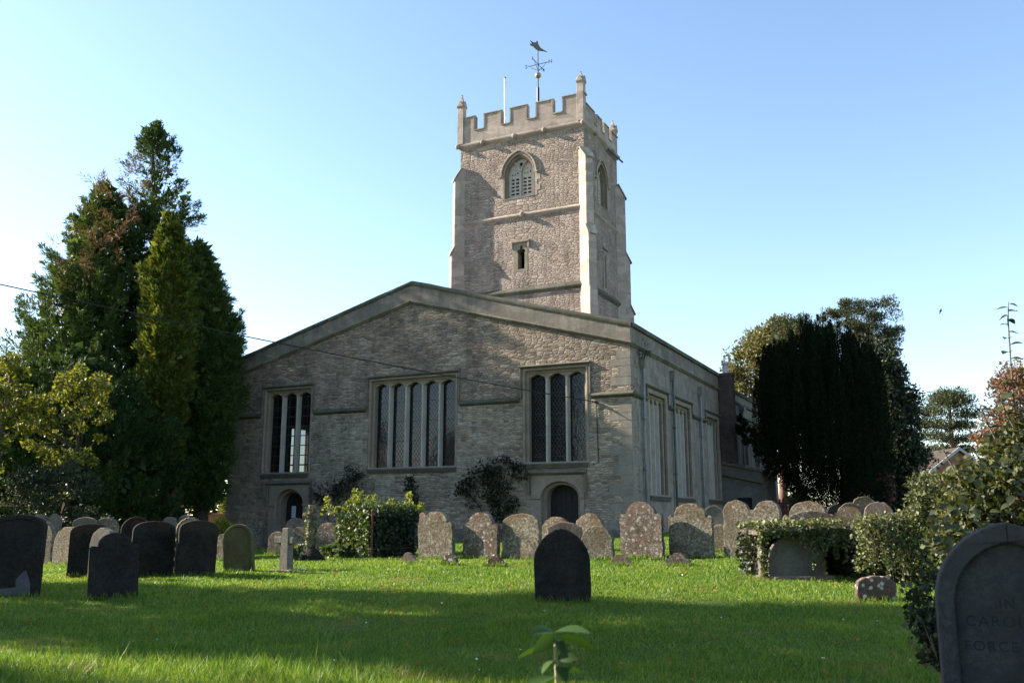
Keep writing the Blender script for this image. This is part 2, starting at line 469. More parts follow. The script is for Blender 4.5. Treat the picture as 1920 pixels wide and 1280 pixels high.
M['fore'] = lichened('blue_grey_gravestone', (.03, .033, .04), (.055, .06, .068), (.10, .102, .105), .45, 0, .35, .05, .85)
M['panel'] = lichened('blue_grey_panel', (.02, .022, .026), (.05, .054, .061), (.09, .092, .097), .4, 0, .25, .03, .8)
M['letter'] = plain('cut_letter_shadow', (.021, .023, .027), .9)
M['scaled'] = lichened('scaled_slate', (.07, .075, .085), (.10, .105, .115), (.13, .135, .14), .3, 0, .3, 0)

# foliage
M['cypress'] = foliage('dark_cypress_leaves', [(.15, (.014, .032, .012)), (.5, (.036, .068, .02)), (.85, (.08, .118, .034))], .25, .12)
M['cypress_brown'] = foliage('cypress_leaves', [(.15, (.018, .04, .014)), (.5, (.055, .095, .027)), (.85, (.12, .155, .045))], .28, .12)
M['dead'] = foliage('dead_brown_sprays', [(.15, (.09, .045, .025)), (.5, (.15, .075, .042)), (.85, (.2, .115, .075))], .2, .1)
M['golden'] = foliage('golden_cypress_leaves', [(.2, (.03, .055, .014)), (.5, (.095, .13, .027)), (.8, (.23, .25, .05))], .36, .15)
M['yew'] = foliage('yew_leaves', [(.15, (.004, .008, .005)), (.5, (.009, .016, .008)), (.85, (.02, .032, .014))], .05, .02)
M['pine'] = foliage('pine_needles', [(.15, (.022, .032, .014)), (.5, (.045, .058, .024)), (.85, (.085, .09, .036))], .2, .2)
M['autumn'] = foliage('yellow_green_leaves', [(.15, (.04, .07, .013)), (.5, (.13, .15, .024)), (.85, (.31, .28, .04))], .34, .3)
M['pale_tree'] = foliage('pale_green_leaves', [(.15, (.055, .06, .024)), (.5, (.115, .115, .045)), (.85, (.2, .165, .07))], .35, .3)
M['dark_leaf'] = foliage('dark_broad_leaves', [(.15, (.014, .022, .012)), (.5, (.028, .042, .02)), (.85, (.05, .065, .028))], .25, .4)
M['red_leaf'] = foliage('reddish_beech_leaves', [(.15, (.10, .05, .036)), (.5, (.19, .10, .07)), (.85, (.27, .17, .10))], .35, .3)
M['shrub'] = foliage('climber_leaves', [(.15, (.02, .034, .012)), (.45, (.05, .066, .02)), (.7, (.10, .105, .03)), (.85, (.16, .10, .035)), (.97, (.2, .08, .035))], .35, .5)
M['ivy'] = foliage('ivy_leaves', [(.15, (.03, .055, .016)), (.5, (.065, .10, .026)), (.85, (.14, .17, .045))], .25, .6)
M['ivy_tip'] = foliage('young_ivy_leaves', [(.15, (.10, .14, .025)), (.5, (.2, .23, .045)), (.85, (.32, .33, .07))], .4, .5)
M['coton'] = foliage('cotoneaster_leaves', [(.15, (.04, .05, .02)), (.45, (.085, .105, .035)), (.75, (.15, .16, .055)), (.9, (.17, .10, .06)), (1, (.3, .09, .07))], .25, .5)
M['rose'] = foliage('climbing_rose_leaves', [(.15, (.008, .012, .007)), (.5, (.016, .024, .011)), (.85, (.03, .042, .018))], .2, .3)
M['box'] = foliage('box_hedge_leaves', [(.15, (.08, .10, .015)), (.5, (.2, .22, .03)), (.85, (.33, .33, .05))], .35, .3)
M['light_shrub'] = foliage('light_green_leaves', [(.15, (.06, .09, .02)), (.5, (.13, .16, .035)), (.85, (.23, .24, .06))], .35, .3)
M['pink'] = foliage('pink_blossom', [(.15, (.02, .03, .012)), (.6, (.06, .05, .03)), (.75, (.3, .1, .11)), (.9, (.45, .25, .25))], .3, .2)
M['weed'] = foliage('weed_leaves', [(.15, (.02, .05, .01)), (.5, (.035, .08, .014)), (.85, (.06, .12, .02))], .3, .3)
M['fallen'] = foliage('fallen_leaf_colours', [(.15, (.2, .06, .02)), (.5, (.34, .13, .03)), (.85, (.4, .24, .06))], .2, .2)
def bark(name, c, c2):
    s = NT(name)
    o = s.coord()
    n = s.noise(s.vmath('MULTIPLY', o, (9.0, 9.0, 1.6)), 1.5, 6, .7)
    return s.fin(s.mix(n, c, c2), s.bump(n, .9, .05), .95)
M['vane'] = plain('weathered_copper_plate', (.12, .115, .10), .6, .2, .3)
M['bark'] = bark('dark_bark', (.03, .024, .018), (.09, .07, .055))
M['bark_red'] = bark('reddish_bark', (.12, .06, .045), (.25, .15, .12))
M['twig'] = bark('pale_twig', (.10, .085, .065), (.2, .175, .14))
M['stem'] = plain('pale_stem', (.26, .25, .12), .6)

# ------------------------------------------------------------------ ground
def grass_ground():
    s = NT('churchyard_turf')
    o = s.coord()
    n1 = s.noise(o, .35, 5, .6); n2 = s.noise(o, 3.5, 6, .7); n3 = s.noise(o, 40, 4, .7)
    col = s.mix(s.ramp(n1, [(.35, 0.0), (.65, 1.0)]), (.055, .085, .014), (.095, .125, .022))
    col = s.mix(s.math('MULTIPLY', s.ramp(n2, [(.5, 0.0), (.7, 1.0)]), .6), col, (.13, .125, .035))
    col = s.mix(.8, col, s.ramp(n3, [(.3, .55), (.7, 1.35)]), 'MULTIPLY')
    return s.fin(col, s.bump(s.math('ADD', n3, n2), .8, .04), .95)
xs = np.concatenate([[-900, -400, -200, -110, -70, -50, -40], np.arange(-32, 32.1, .8), [40, 50, 70, 110, 200, 400, 900]])
ys = np.concatenate([[-300, -80, -30, -12], np.arange(-6, 62, .8), [66, 75, 90, 110, 150, 250, 500, 1500]])
XX, YY = np.meshgrid(xs, ys)
ZZ = ground(XX, YY)
mb = MB()
mb.v = [tuple(p) for p in np.stack([XX.ravel(), YY.ravel(), ZZ.ravel()], 1).tolist()]
nx = len(xs)
mb.f = [(j * nx + i, j * nx + i + 1, (j + 1) * nx + i + 1, (j + 1) * nx + i) for j in range(len(ys) - 1) for i in range(nx - 1)]
tag(mb.build('ground', grass_ground(), smooth=True), kind='structure')

# ------------------------------------------------------------------ church (local frame: x along the east front, y back along the north side, z up)
church = empty('church', (KX, KY, 0), 'grey and brown stone church with a battlemented tower and a low wide gable', 'church', rz=YAW)
def MF(u, z, d): return (u, -d, z)                      # east front
def MS(u, z, d): return (d, u, z)                       # north side
W0 = -18.7                                              # far end of the front
def arch(u0, u1, zs, zt, kind='pointed', n=9):
    """points of an arch from (u0, zs) to (u1, zs)"""
    c = (u0 + u1) / 2; h = (u1 - u0) / 2; r = zt - zs
    out = []
    if kind == 'pointed':
        Rr = (h * h + r * r) / (2 * h)
        am = math.asin(min(1, r / Rr))
        left = [(u0 + Rr - Rr * math.cos(am * i / n), zs + Rr * math.sin(am * i / n)) for i in range(n + 1)]
        out = left + [(2 * c - p[0], p[1]) for p in reversed(left[:-1])]
    else:                                               # flat four-centred
        for i in range(2 * n + 1):
            t = -1 + i / n
            t = math.copysign(abs(t) ** .8, t)
            out.append((c + h * t, zs + r * (1 - abs(t) ** 2.3) ** .62 * .93 + r * .07 * (1 - abs(t))))
    return out
def rect(u0, u1, z0, z1): return [(u0, z0), (u1, z0), (u1, z1), (u0, z1)]

def cusp(u0, u1, zs, zt):
    w_ = u1 - u0; c = (u0 + u1) / 2; r = zt - zs
    L = [(u0, zs), (u0 + .03 * w_, zs + .3 * r), (u0 + .1 * w_, zs + .55 * r), (u0 + .2 * w_, zs + .55 * r), (u0 + .22 * w_, zs + .68 * r), (u0 + .34 * w_, zs + .9 * r), (c - .06 * w_, zs + .97 * r)]
    return L + [(c, zt)] + [(2 * c - a, b) for a, b in reversed(L)]
def window(Mp, u0, u1, z0, z1, n, fw=.2, glass='lattice', label=None, deep=.36, mul=.14, hoodz=5.8):
    """square-headed window: surround > mullions, arched heads, pane, sill, hood mould"""
    o0, o1, ot = u0 + fw, u1 - fw, z1 - fw
    mb = MB()
    mb.plate(Mp, rect(u0, u1, z0 - .1, z1), [rect(o0 - .1, o1 + .1, z0 + .0, ot + .1)], -.12, .022)
    mb.plate(Mp, rect(u0, u1, z0 - .1, z1), [rect(o0, o1, z0, ot)], -.55, -.12)
    wd = mb.build('window', M['frame'], church, bevel=.03)
    if label: wd['label'] = label
    lw = (o1 - o0 - mul * (n - 1)) / n
    for k in range(1, n):
        c = o0 + k * (lw + mul) - mul / 2
        mb = MB()
        a = mul / 2
        mb.loft([[Mp(c + x, z, d) for x, d in ((-a, -deep), (-a, -deep + .06), (-.035, -.14), (.035, -.14), (a, -deep + .06), (a, -deep))] for z in (z0, ot - .19)])
        mb.build('mullion', M['mullion'], wd)
    out = [(o0, ot)]
    for k in range(n):
        l0 = o0 + k * (lw + mul)
        a = cusp(l0, l0 + lw, ot - .2, ot - .02)
        out += a
    out.append((o1, ot))
    mb = MB(); mb.plate(Mp, out, [], -deep, -.17)
    mb.build('tracery', M['frame'], wd)
    mb = MB(); mb.add([Mp(*p) for p in ((o0, z0, -deep - .03), (o1, z0, -deep - .03), (o1, ot, -deep - .03), (o0, ot, -deep - .03))], [(0, 1, 2, 3)])
    mb.build('pane', M[glass], wd)
    mb = MB(); mb.loft([[Mp(u, z, d) for z, d in ((z0 - .24, 0), (z0 - .24, .05), (z0 - .1, .1), (z0, -.1), (z0, -.14))] for u in (u0 + .06, u1 - .06)])
    mb.build('sill', M['dark_string'], wd)
    mb = MB()
    prof = lambda za: [(za, 0), (za, .05), (za + .05, .13), (za + .08, .13), (za + .13, 0)]
    mb.loft([[Mp(u, z, d) for z, d in prof(z1)] for u in (u0 - .1, u1 + .1)])
    for uu in (u0 - .1, u1 + .04):
        mb.ubox(Mp, uu, uu + .06, hoodz, z1, 0, .07)
    mb.build('hood_mould', M['hood'], wd, bevel=.01)
    return (u0, u1, z0 - .1, z1)

def doorway(Mp, u0, u1, o0, o1, zs, zt, ztop, zb, label=None):
    mb = MB()
    inner = [(o0, zb + .01)] + arch(o0, o1, zs, zt, 'tudor') + [(o1, zb + .01)]
    wide = [(o0 - .14, zb + .01)] + arch(o0 - .14, o1 + .14, zs, zt + .12, 'tudor') + [(o1 + .14, zb + .01)]
    mb.plate(Mp, rect(u0, u1, zb, ztop), [wide], -.16, .03)
    mb.plate(Mp, rect(u0, u1, zb, ztop), [inner], -.7, -.16)
    mb.ubox(Mp, u0 - .02, o0 - .14, zs - .12, zs - .02, .03, .09)
    mb.ubox(Mp, o1 + .14, u1 + .02, zs - .12, zs - .02, .03, .09)
    d = mb.build('doorway', M['frame'], church, bevel=.025)
    if label: d['label'] = label
    mb = MB()
    n = 6
    for k in range(n):
        a = o0 + (o1 - o0) * k / n; b = o0 + (o1 - o0) * (k + 1) / n
        mb.ubox(Mp, a + .004, b - .004, zb, zt + .05, -.62, -.55)
    mb.build('door', M['door'], d)
    mb = MB()
    mb.loft([[Mp(u, z, q) for z, q in ((ztop, 0), (ztop, .07), (ztop + .07, .16), (ztop + .11, .16), (ztop + .2, 0))] for u in (u0 - .12, u1 + .12)])
    mb.ubox(Mp, u0 - .12, u0 - .03, zs + .05, ztop, 0, .11)
    mb.ubox(Mp, u1 + .03, u1 + .12, zs + .05, ztop, 0, .11)
    mb.build('hood_mould', M['hood'], d, bevel=.01)
    return d, (u0, u1, zb, ztop)

holesF = [window(MF, -16.85, -14.2, 3.26, 6.9, 3, glass='saddle'),
          window(MF, -11.3, -7.1, 3.34, 6.98, 5),
          window(MF, -4.3, -1.62, 3.38, 6.91, 3)]
dr, h = doorway(MF, -3.95, -1.85, -3.4, -2.15, 2.16, 2.55, 2.9, -.2); holesF.append(h)
dl, h = doorway(MF, -16.3, -14.15, -15.8, -14.6, 1.95, 2.42, 2.72, -.6); holesF.append(h)
for (u0, u1, z0, z1) in ((-15.5, -15.28, 1.35, 1.85), (-15.42, -15.3, 1.1, 1.18), (-14.85, -14.7, 1.42, 1.7)):
    mb = MB(); mb.ubox(MF, u0, u1, z0, z1, -.549, -.54)
    mb.build('notice', M['paper'], dl)

mb = MB()
mb.plate(MF, [(W0, -1), (0, -1), (0, 8.2), (-9.3, 10.8), (W0, 8.2)], [rect(*hh) for hh in holesF], -.8, 0)
mb.build('front_wall', M['east'], church)
mb = MB()
mb.plate(MF, [(W0 - .03, 7.62), (-9.35, 10.1), (.035, 7.62), (.035, 8.2), (-9.3, 10.8), (W0 - .03, 8.2)], [], 0, .035)
mb.build('gable_parapet', M['parapet'], church)
def slope_strip(mb, zl, za, prof):
    for (ua, za_, ub, zb_) in ((W0 - .08, zl - .02, -9.33, za), (-9.33, za, .09, zl - .02)):
        secs = []
        for i in range(13):
            t = i / 12; j = random.uniform(-.014, .014) if 0 < i < 12 else 0; k = random.uniform(-.012, .012)
            secs.append([MF(ua + (ub - ua) * t, za_ + (zb_ - za_) * t + dz + j, d + (k if d > 0 else 0)) for dz, d in prof])
        mb.loft(secs)
mb = MB(); slope_strip(mb, 7.5, 10.0, [(-.04, 0), (-.02, .04), (.06, .15), (.1, .15), (.14, 0)])
mb.build('string_course', M['string'], church)
mb = MB(); slope_strip(mb, 8.2, 10.8, [(0, -.5), (-.03, .1), (.05, .12), (.12, .09), (.165, -.05), (.165, -.4)])
mb.build('coping', M['coping'], church)
for a, b in ((W0 - .09, -16.97), (-14.08, -11.42), (-6.98, -4.42), (-1.5, .11)):
    mb = MB(); mb.loft([[MF(u, z, d) for z, d in ((5.62, 0), (5.64, .05), (5.7, .13), (5.74, .13), (5.84, 0))] for u in (a, b)])
    mb.build('string_course', M['dark_string'], church)
for a, b in ((W0 - .12, -16.45), (-14.0, -4.1), (-1.7, .13)):
    mb = MB(); mb.loft([[MF(u, z, d) for z, d in ((-1, 0), (-1, .14), (.78, .14), (.95, 0))] for u in (a, b)])
    mb.build('plinth', M['vestry'], church)
z = .98; k = 0
while z < 7.3:
    hgt = random.uniform(.26, .4)
    if not 5.35 < z < 5.85:
        L = (.85, .45)[k % 2] * random.uniform(.85, 1.2)
        mb = MB(); mb.ubox(MF, -L, .008, z + .008, z + hgt - .008, 0, .008)
        mb.ubox(MS, .0, (.42, .72)[k % 2] * random.uniform(.85, 1.1), z + .008, z + hgt - .008, 0, .008)
        mb.build('quoin', M['quoin'], church)
        if 2.8 > z or z > 3:
            L2 = (.45, .8)[k % 2]
            mb = MB(); mb.ubox(MF, W0 - .008, W0 + L2, z + .008, z + hgt - .008, 0, .008); mb.build('quoin', M['quoin'], church)
    z += hgt; k += 1

# north side
holesS = [window(MS, 1.85, 4.5, 2.22, 6.2, 4, fw=.3, mul=.2, hoodz=5.84), window(MS, 5.5, 8.2, 2.22, 6.2, 4, fw=.3, mul=.2, hoodz=5.84), window(MS, 10.7, 13.35, 2.22, 6.17, 4, fw=.3, mul=.2, hoodz=5.84)]
mb = MB(); mb.plate(MS, [(.8, -1), (14.5, -1), (14.5, 8.2), (.8, 8.2)], [rect(*hh) for hh in holesS], -.8, 0)
mb.build('north_wall', M['side'], church)
mb = MB(); mb.ubox(MS, 0, 14.5, 7.62, 8.2, 0, .035); mb.build('north_parapet', M['parapet'], church)
mb = MB(); mb.loft([[MS(u, 7.48 + dz, d) for dz, d in ((-.04, 0), (-.02, .04), (.06, .15), (.1, .15), (.14, 0))] for u in (-.03, 14.5)])
mb.build('string_course', M['string'], church)
mb = MB(); mb.loft([[MS(u, 8.2 + dz, d) for dz, d in ((0, -.45), (-.03, .12), (.06, .14), (.15, .1), (.2, -.4))] for u in (-.05, 14.55)])
mb.build('coping', M['coping'], church)
for a, b in ((-.05, 1.72), (4.62, 5.38), (8.32, 10.58), (13.47, 14.5)):
    mb = MB(); mb.loft([[MS(u, z, d) for z, d in ((5.62, 0), (5.64, .05), (5.7, .13), (5.74, .13), (5.84, 0))] for u in (a, b)])
    mb.build('string_course', M['dark_string'], church)
for k, (yy, zt) in enumerate(((1.2, 7.15), (5.15, 7.2), (9.55, 7.1))):
    mb = MB()
    mb.tube([MS(yy, zt - .15, .1), MS(yy, .2, .1)], .05, 10)
    for zz in np.arange(1.2, zt - .5, 1.85): mb.tube([MS(yy, zz, .1), MS(yy, zz + .1, .1)], .068, 10)
    dp = mb.build('downpipe', M['pipe' if k != 1 else 'pipe_dark'], church, smooth=True)
    mb = MB()
    mb.loft([[MS(yy - a, z, .01), MS(yy - a, z, b), MS(yy + a, z, b), MS(yy + a, z, .01)] for a, b, z in ((.065, .15, zt - .36), (.11, .2, zt - .2), (.12, .21, zt), (.14, .23, zt + .03), (.14, .23, zt + .06))])
    mb.build('hopper', M['quoin'], dp)
holesC = [window(MS, a, a + 2.9, 4.15, 6.6, 4, fw=.22, mul=.2, hoodz=6.0) for a in (17.2, 20.4, 23.6)]
mb = MB(); mb.plate(MS, [(14.5, -1), (28, -1), (28, 7.8), (14.5, 7.8)], [rect(*hh) for hh in holesC], -.8, -.01)
mb.build('aisle_wall', M['chancel'], church)
mb = MB(); mb.ubox(MS, 14.5, 28.0, 7.8, 7.97, -.6, .08); mb.build('coping', M['coping'], church)
mb = MB(); mb.ubox(MS, 14.5, 28.0, 7.28, 7.4, -.01, .1); mb.build('string_course', M['string'], church)
mb = MB(); mb.tube([MS(18.4, 6.9, .1), MS(18.4, 3.9, .1)], .06, 8)
mb.loft([[MS(18.4 - a, z, 0), MS(18.4 - a, z, b), MS(18.4 + a, z, b), MS(18.4 + a, z, 0)] for a, b, z in ((.08, .16, 6.8), (.2, .26, 7.05), (.2, .28, 7.2))])
mb.build('downpipe', M['pipe'], church)
# low vestry with a sloping top, chimney in its corner
VY = 13.43
def MV(u, z, d): return (u, VY - d, z)
VW, VE = 1.9, 17.05
mb = MB(); mb.plate(MV, [(.001, -1), (VW, -1), (VW, 3.5), (.001, 3.9)], [rect(.66, 1.4, -.9, 2.28)], -.3, 0)
mb.box(VW - .3, VW, VY + .3, VE, -1, 3.5)
mb.plate(lambda u, z, d: (u, VE - d, z), [(.02, -1), (VW - .3, -1), (VW - .3, 3.56), (.02, 3.9)], [], 0, .3)
vs = mb.build('vestry', M['vestry'], church)
vs['label'] = 'low dark stone vestry with a sloping top'
mb = MB(); mb.loft([[(.02, y, 3.9), (VW + .1, y, 3.47), (VW + .1, y, 3.6), (.02, y, 4.03)] for y in (VY - .1, VE + .1)]); mb.build('roof', M['coping'], vs)
mb = MB(); mb.loft([[MV(u, z + dz, d) for dz, d in ((-.05, 0), (0, .1), (.05, .1), (.12, 0))] for u, z in ((.02, 3.36), (VW + .06, 2.94))]); mb.build('string_course', M['dark_string'], vs)
mb = MB(); mb.ubox(MV, .66, 1.4, -.9, 2.28, -.25, -.2); mb.build('door', M['door'], vs)
mb = MB(); mb.box(.03, .7, VY - .04, VY + .66, 3.96, 8.2); mb.box(.0, .74, VY - .08, VY + .7, 8.2, 8.34)
ch = mb.build('chimney', M['brick_dark'], church, bevel=.012)
mb = MB(); mb.lathe((.36, VY + .3, 8.3), [(.2, 0), (.2, .08), (.16, .1), (.15, .5), (.18, .52), (.18, .6), (.12, .6), (.12, .2)]); mb.build('chimney_pot', M['terracotta'], ch, smooth=True)
# south and west walls, floor, roof
def MW(u, z, d): return (W0 - d, u, z)
mb = MB(); mb.plate(MW, [(.8, -1), (28, -1), (28, 8.2), (.8, 8.2)], [rect(3.2, 6.6, 1.9, 5.6), rect(8.5, 11.5, 1.9, 5.6)], -.8, 0)
mb.build('south_wall', M['east'], church)
for a, b in ((3.2, 6.6), (8.5, 11.5)):
    mb = MB()
    for q in np.linspace(a, b, 5)[1:-1]: mb.ubox(MW, q - .08, q + .08, 1.9, 5.6, -.5, -.3)
    mb.build('window', M['mullion'], church)
mb = MB(); mb.box(W0, 0, 28, 28.8, -1, 8.2); mb.build('west_wall', M['east'], church)
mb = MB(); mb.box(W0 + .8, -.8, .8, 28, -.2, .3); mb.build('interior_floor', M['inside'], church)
mb = MB(); mb.loft([[(W0 + .3, y, 7.7), (-9.3, y, 10.1), (-.3, y, 7.7), (-.3, y, 7.85), (-9.3, y, 10.25), (W0 + .3, y, 7.85)] for y in (.45, 28.4)])
mb.build('roof', M['lead_roof'], church)
# cable bracket and conduit on the front
mb = MB()
mb.tube([MF(-1.32, 5.47, 0), MF(-1.32, 5.47, .12), MF(-1.45, 5.5, .2)], .025, 6)
mb.tube([MF(-1.32, 5.45, .03), MF(-1.29, 4.4, .025), MF(-1.27, 3.3, .03), MF(-1.5, 3.24, .03)], .018, 6)
mb.lathe(MF(-1.32, 5.42, .05), [(.0, 0), (.06, .01), (.07, .08), (.0, .12)], 8)
mb.build('cable_bracket', M['wire'], church)

# ------------------------------------------------------------------ tower
TX0, TX, TY, TYB = -12.85, -5.6, 10.19, 15.3
def TF(u, z, d): return (u, TY - d, z)
def TS(u, z, d): return (TX + d, u, z)
bf_o = [(-10.22, 17.88)] + arch(-10.22, -8.4, 19.25, 20.42) + [(-8.4, 17.88)]
bs_o = [(12.0, 17.6)] + arch(12.0, 13.62, 19.05, 20.15) + [(13.62, 17.6)]
mb = MB()
mb.plate(TF, rect(TX0, TX, 0, 21.3), [bf_o, rect(-9.62, -8.8, 13.85, 15.42)], -.8, 0)
mb.plate(TS, rect(TY + .8, TYB, 0, 21.3), [bs_o, rect(12.75, 13.35, 13.0, 15.3)], -.8, 0)
mb.box(TX0, TX - .8, TYB - .8, TYB, 0, 21.3)
mb.box(TX0, TX0 + .8, TY + .8, TYB - .8, 0, 21.3)
mb.box(TX0 + .3, TX - .3, TY + .3, TYB - .3, 21.3, 21.45)
tower = mb.build('tower', M['tower'], church)
tower['label'] = 'square stone bell tower with battlements and corner pinnacles'
def ring(prof):
    mb = MB()
    mb.loft([[(TX0 - o, TY - o, z), (TX + o, TY - o, z), (TX + o, TYB + o, z), (TX0 - o, TYB + o, z)] for o, z in prof], cap=False)
    return mb
ring([(-.02, 21.16), (.03, 21.2), (.16, 21.34), (.17, 21.42), (.05, 21.5), (-.3, 21.5)]).build('string_course', M['tparapet'], tower)
ring([(-.02, 16.76), (.03, 16.8), (.11, 16.88), (.11, 16.93), (-.02, 17.05)]).build('string_course', M['tparapet'], tower)
ring([(-.02, 12.6), (.03, 12.64), (.13, 12.76), (.13, 12.82), (-.02, 13.02)]).build('string_course', M['coping'], tower)
def crenel(Mp, a, b, merlons, zb=21.48, ze=22.22, zm=23.0):
    """battlemented parapet wall between a and b plus its copings"""
    pts = [(a, zb), (b, zb)]
    top = [(a, ze)]
    for m0, m1 in merlons:
        top += [(m0, ze), (m0, zm), (m1, zm), (m1, ze)]
    top.append((b, ze))
    clean = []
    for p in top:
        if not clean or abs(p[0] - clean[-1][0]) + abs(p[1] - clean[-1][1]) > 1e-6: clean.append(p)
    mb = MB(); mb.plate(Mp, pts + clean[::-1], [], -.3, .05)
    pr = mb.build('parapet', M['tparapet'], tower)
    mb = MB()
    edges = [a] + [e for m in merlons for e in m] + [b]
    for m0, m1 in merlons:
        mb.loft([[Mp(u, zm + z, d) for z, d in ((0, -.34), (0, .1), (.05, .1), (.13, -.1), (.13, -.16), (.05, -.34))] for u in (m0 - .07, m1 + .07)])
        for e in (m0 - .07, m1):
            if a + .1 < e < b - .1: mb.ubox(Mp, e, e + .07, ze + .002, zm, -.31, .08)
    for i in range(0, len(edges), 2):
        if edges[i + 1] - edges[i] > .05:
            mb.loft([[Mp(u, ze + z, d) for z, d in ((-.06, .05), (-.06, .1), (0, .1), (.05, .0), (.05, -.2), (.0, -.34), (-.02, .05))] for u in (edges[i] + .07, edges[i + 1] - .07)])
    mb.build('coping', M['tcoping'], pr)
crenel(TF, TX0 - .05, TX + .05, [(TX0 - .05, -12.05), (-11.33, -10.41), (-9.75, -8.87), (-8.22, -7.36), (-6.68, TX + .05)])
crenel(TS, TY + .3, TYB + .02, [(TY + .3, 11.63), (12.12, 12.72), (13.22, 13.84), (14.36, TYB + .02)], ze=21.95, zm=22.55)
def TB(u, z, d): return (u, TYB - .28 + d, z)
def TL(u, z, d): return (TX0 + .0 - d, u, z)
crenel(TB, TX0, TX - .35, [(TX0, -12.0), (-11.3, -10.4), (-9.7, -8.85), (-8.2, -7.3)], ze=21.95, zm=22.55)
crenel(TL, TY + .3, TYB - .4, [(TY + .3, 11.2), (12.1, 12.7), (13.2, 14.2)], ze=21.95, zm=22.55)
def pinnacle(x, y, z0, z1, top):
    mb = MB()
    a = .18
    mb.box(x - a, x + a, y - a, y + a, z0, z1)
    q = .23
    mb.loft([[(x + sx * r, y + sy * r, z) for sx, sy in ((-1, -1), (1, -1), (1, 1), (-1, 1))] for r, z in ((a + .003, z1 - .12), (q, z1), (q - .02, z1 + .05), (.13, z1 + .2), (.03, top - .06), (.05, top - .03), (.01, top))])
    for sx, sy in ((1, 0), (-1, 0), (0, 1), (0, -1)):   # little gables
        px, py = (-sy, sx)
        tri = [(-.2, z1 - .02), (.2, z1 - .02), (0, z1 + .32)]
        mb.loft([[(x + sx * d + px * u, y + sy * d + py * u, z) for u, z in tri] for d in (.1, .245)])
    mb.build('pinnacle', M['ashlar'], tower, bevel=.012)
pinnacle(TX0 + .02, TY + .05, 21.5, 23.75, 24.5)
pinnacle(TX - .12, TY + .05, 21.5, 23.7, 24.3)
pinnacle(TX - .15, TYB - .1, 21.5, 22.95, 23.62)
def dbutt(cx, cy, dx, dy, stages, hw=.21):
    s2 = math.sqrt(.5)
    def Mb(p, z, d): return (cx + dx * s2 * p - dy * s2 * d, cy + dy * s2 * p + dx * s2 * d, z)
    mb = MB(); mb.plate(Mb, stages, [], -hw, hw)
    mb.build('buttress', M['ashlar'], tower, bevel=.03)
    for (p0, z0), (p1, z1) in zip(stages[1:], stages[2:]):
        if p1 < p0 - .1 and z1 > z0:                    # weathering slabs
            mb = MB(); mb.loft([[Mb(p, z, d) for p, z in ((p1 - .05, z1 + .06), (p0 + .08, z0 - .06), (p0 + .08, z0 + .0), (p1 - .05, z1 + .13))] for d in (-hw - .05, hw + .05)])
            mb.build('buttress_slab', M['tcoping'], tower)
dbutt(TX0, TY, -1, -1, [(-.6, 0), (.62, 0), (.62, 12.3), (.5, 12.7), (.5, 15.2), (.36, 15.6), (.36, 19.4), (.02, 20.05), (-.6, 20.05)])
dbutt(TX, TY, 1, -1, [(-.6, 0), (.95, 0), (.95, 12.3), (.88, 12.6), (.88, 15.2), (.66, 15.6), (.66, 19.3), (.02, 19.95), (-.6, 19.95)])
dbutt(TX, TYB, 1, 1, [(-.6, 0), (.75, 0), (.75, 12.3), (.6, 12.7), (.6, 15.2), (.38, 15.7), (.38, 18.9), (.02, 19.6), (-.6, 19.6)])

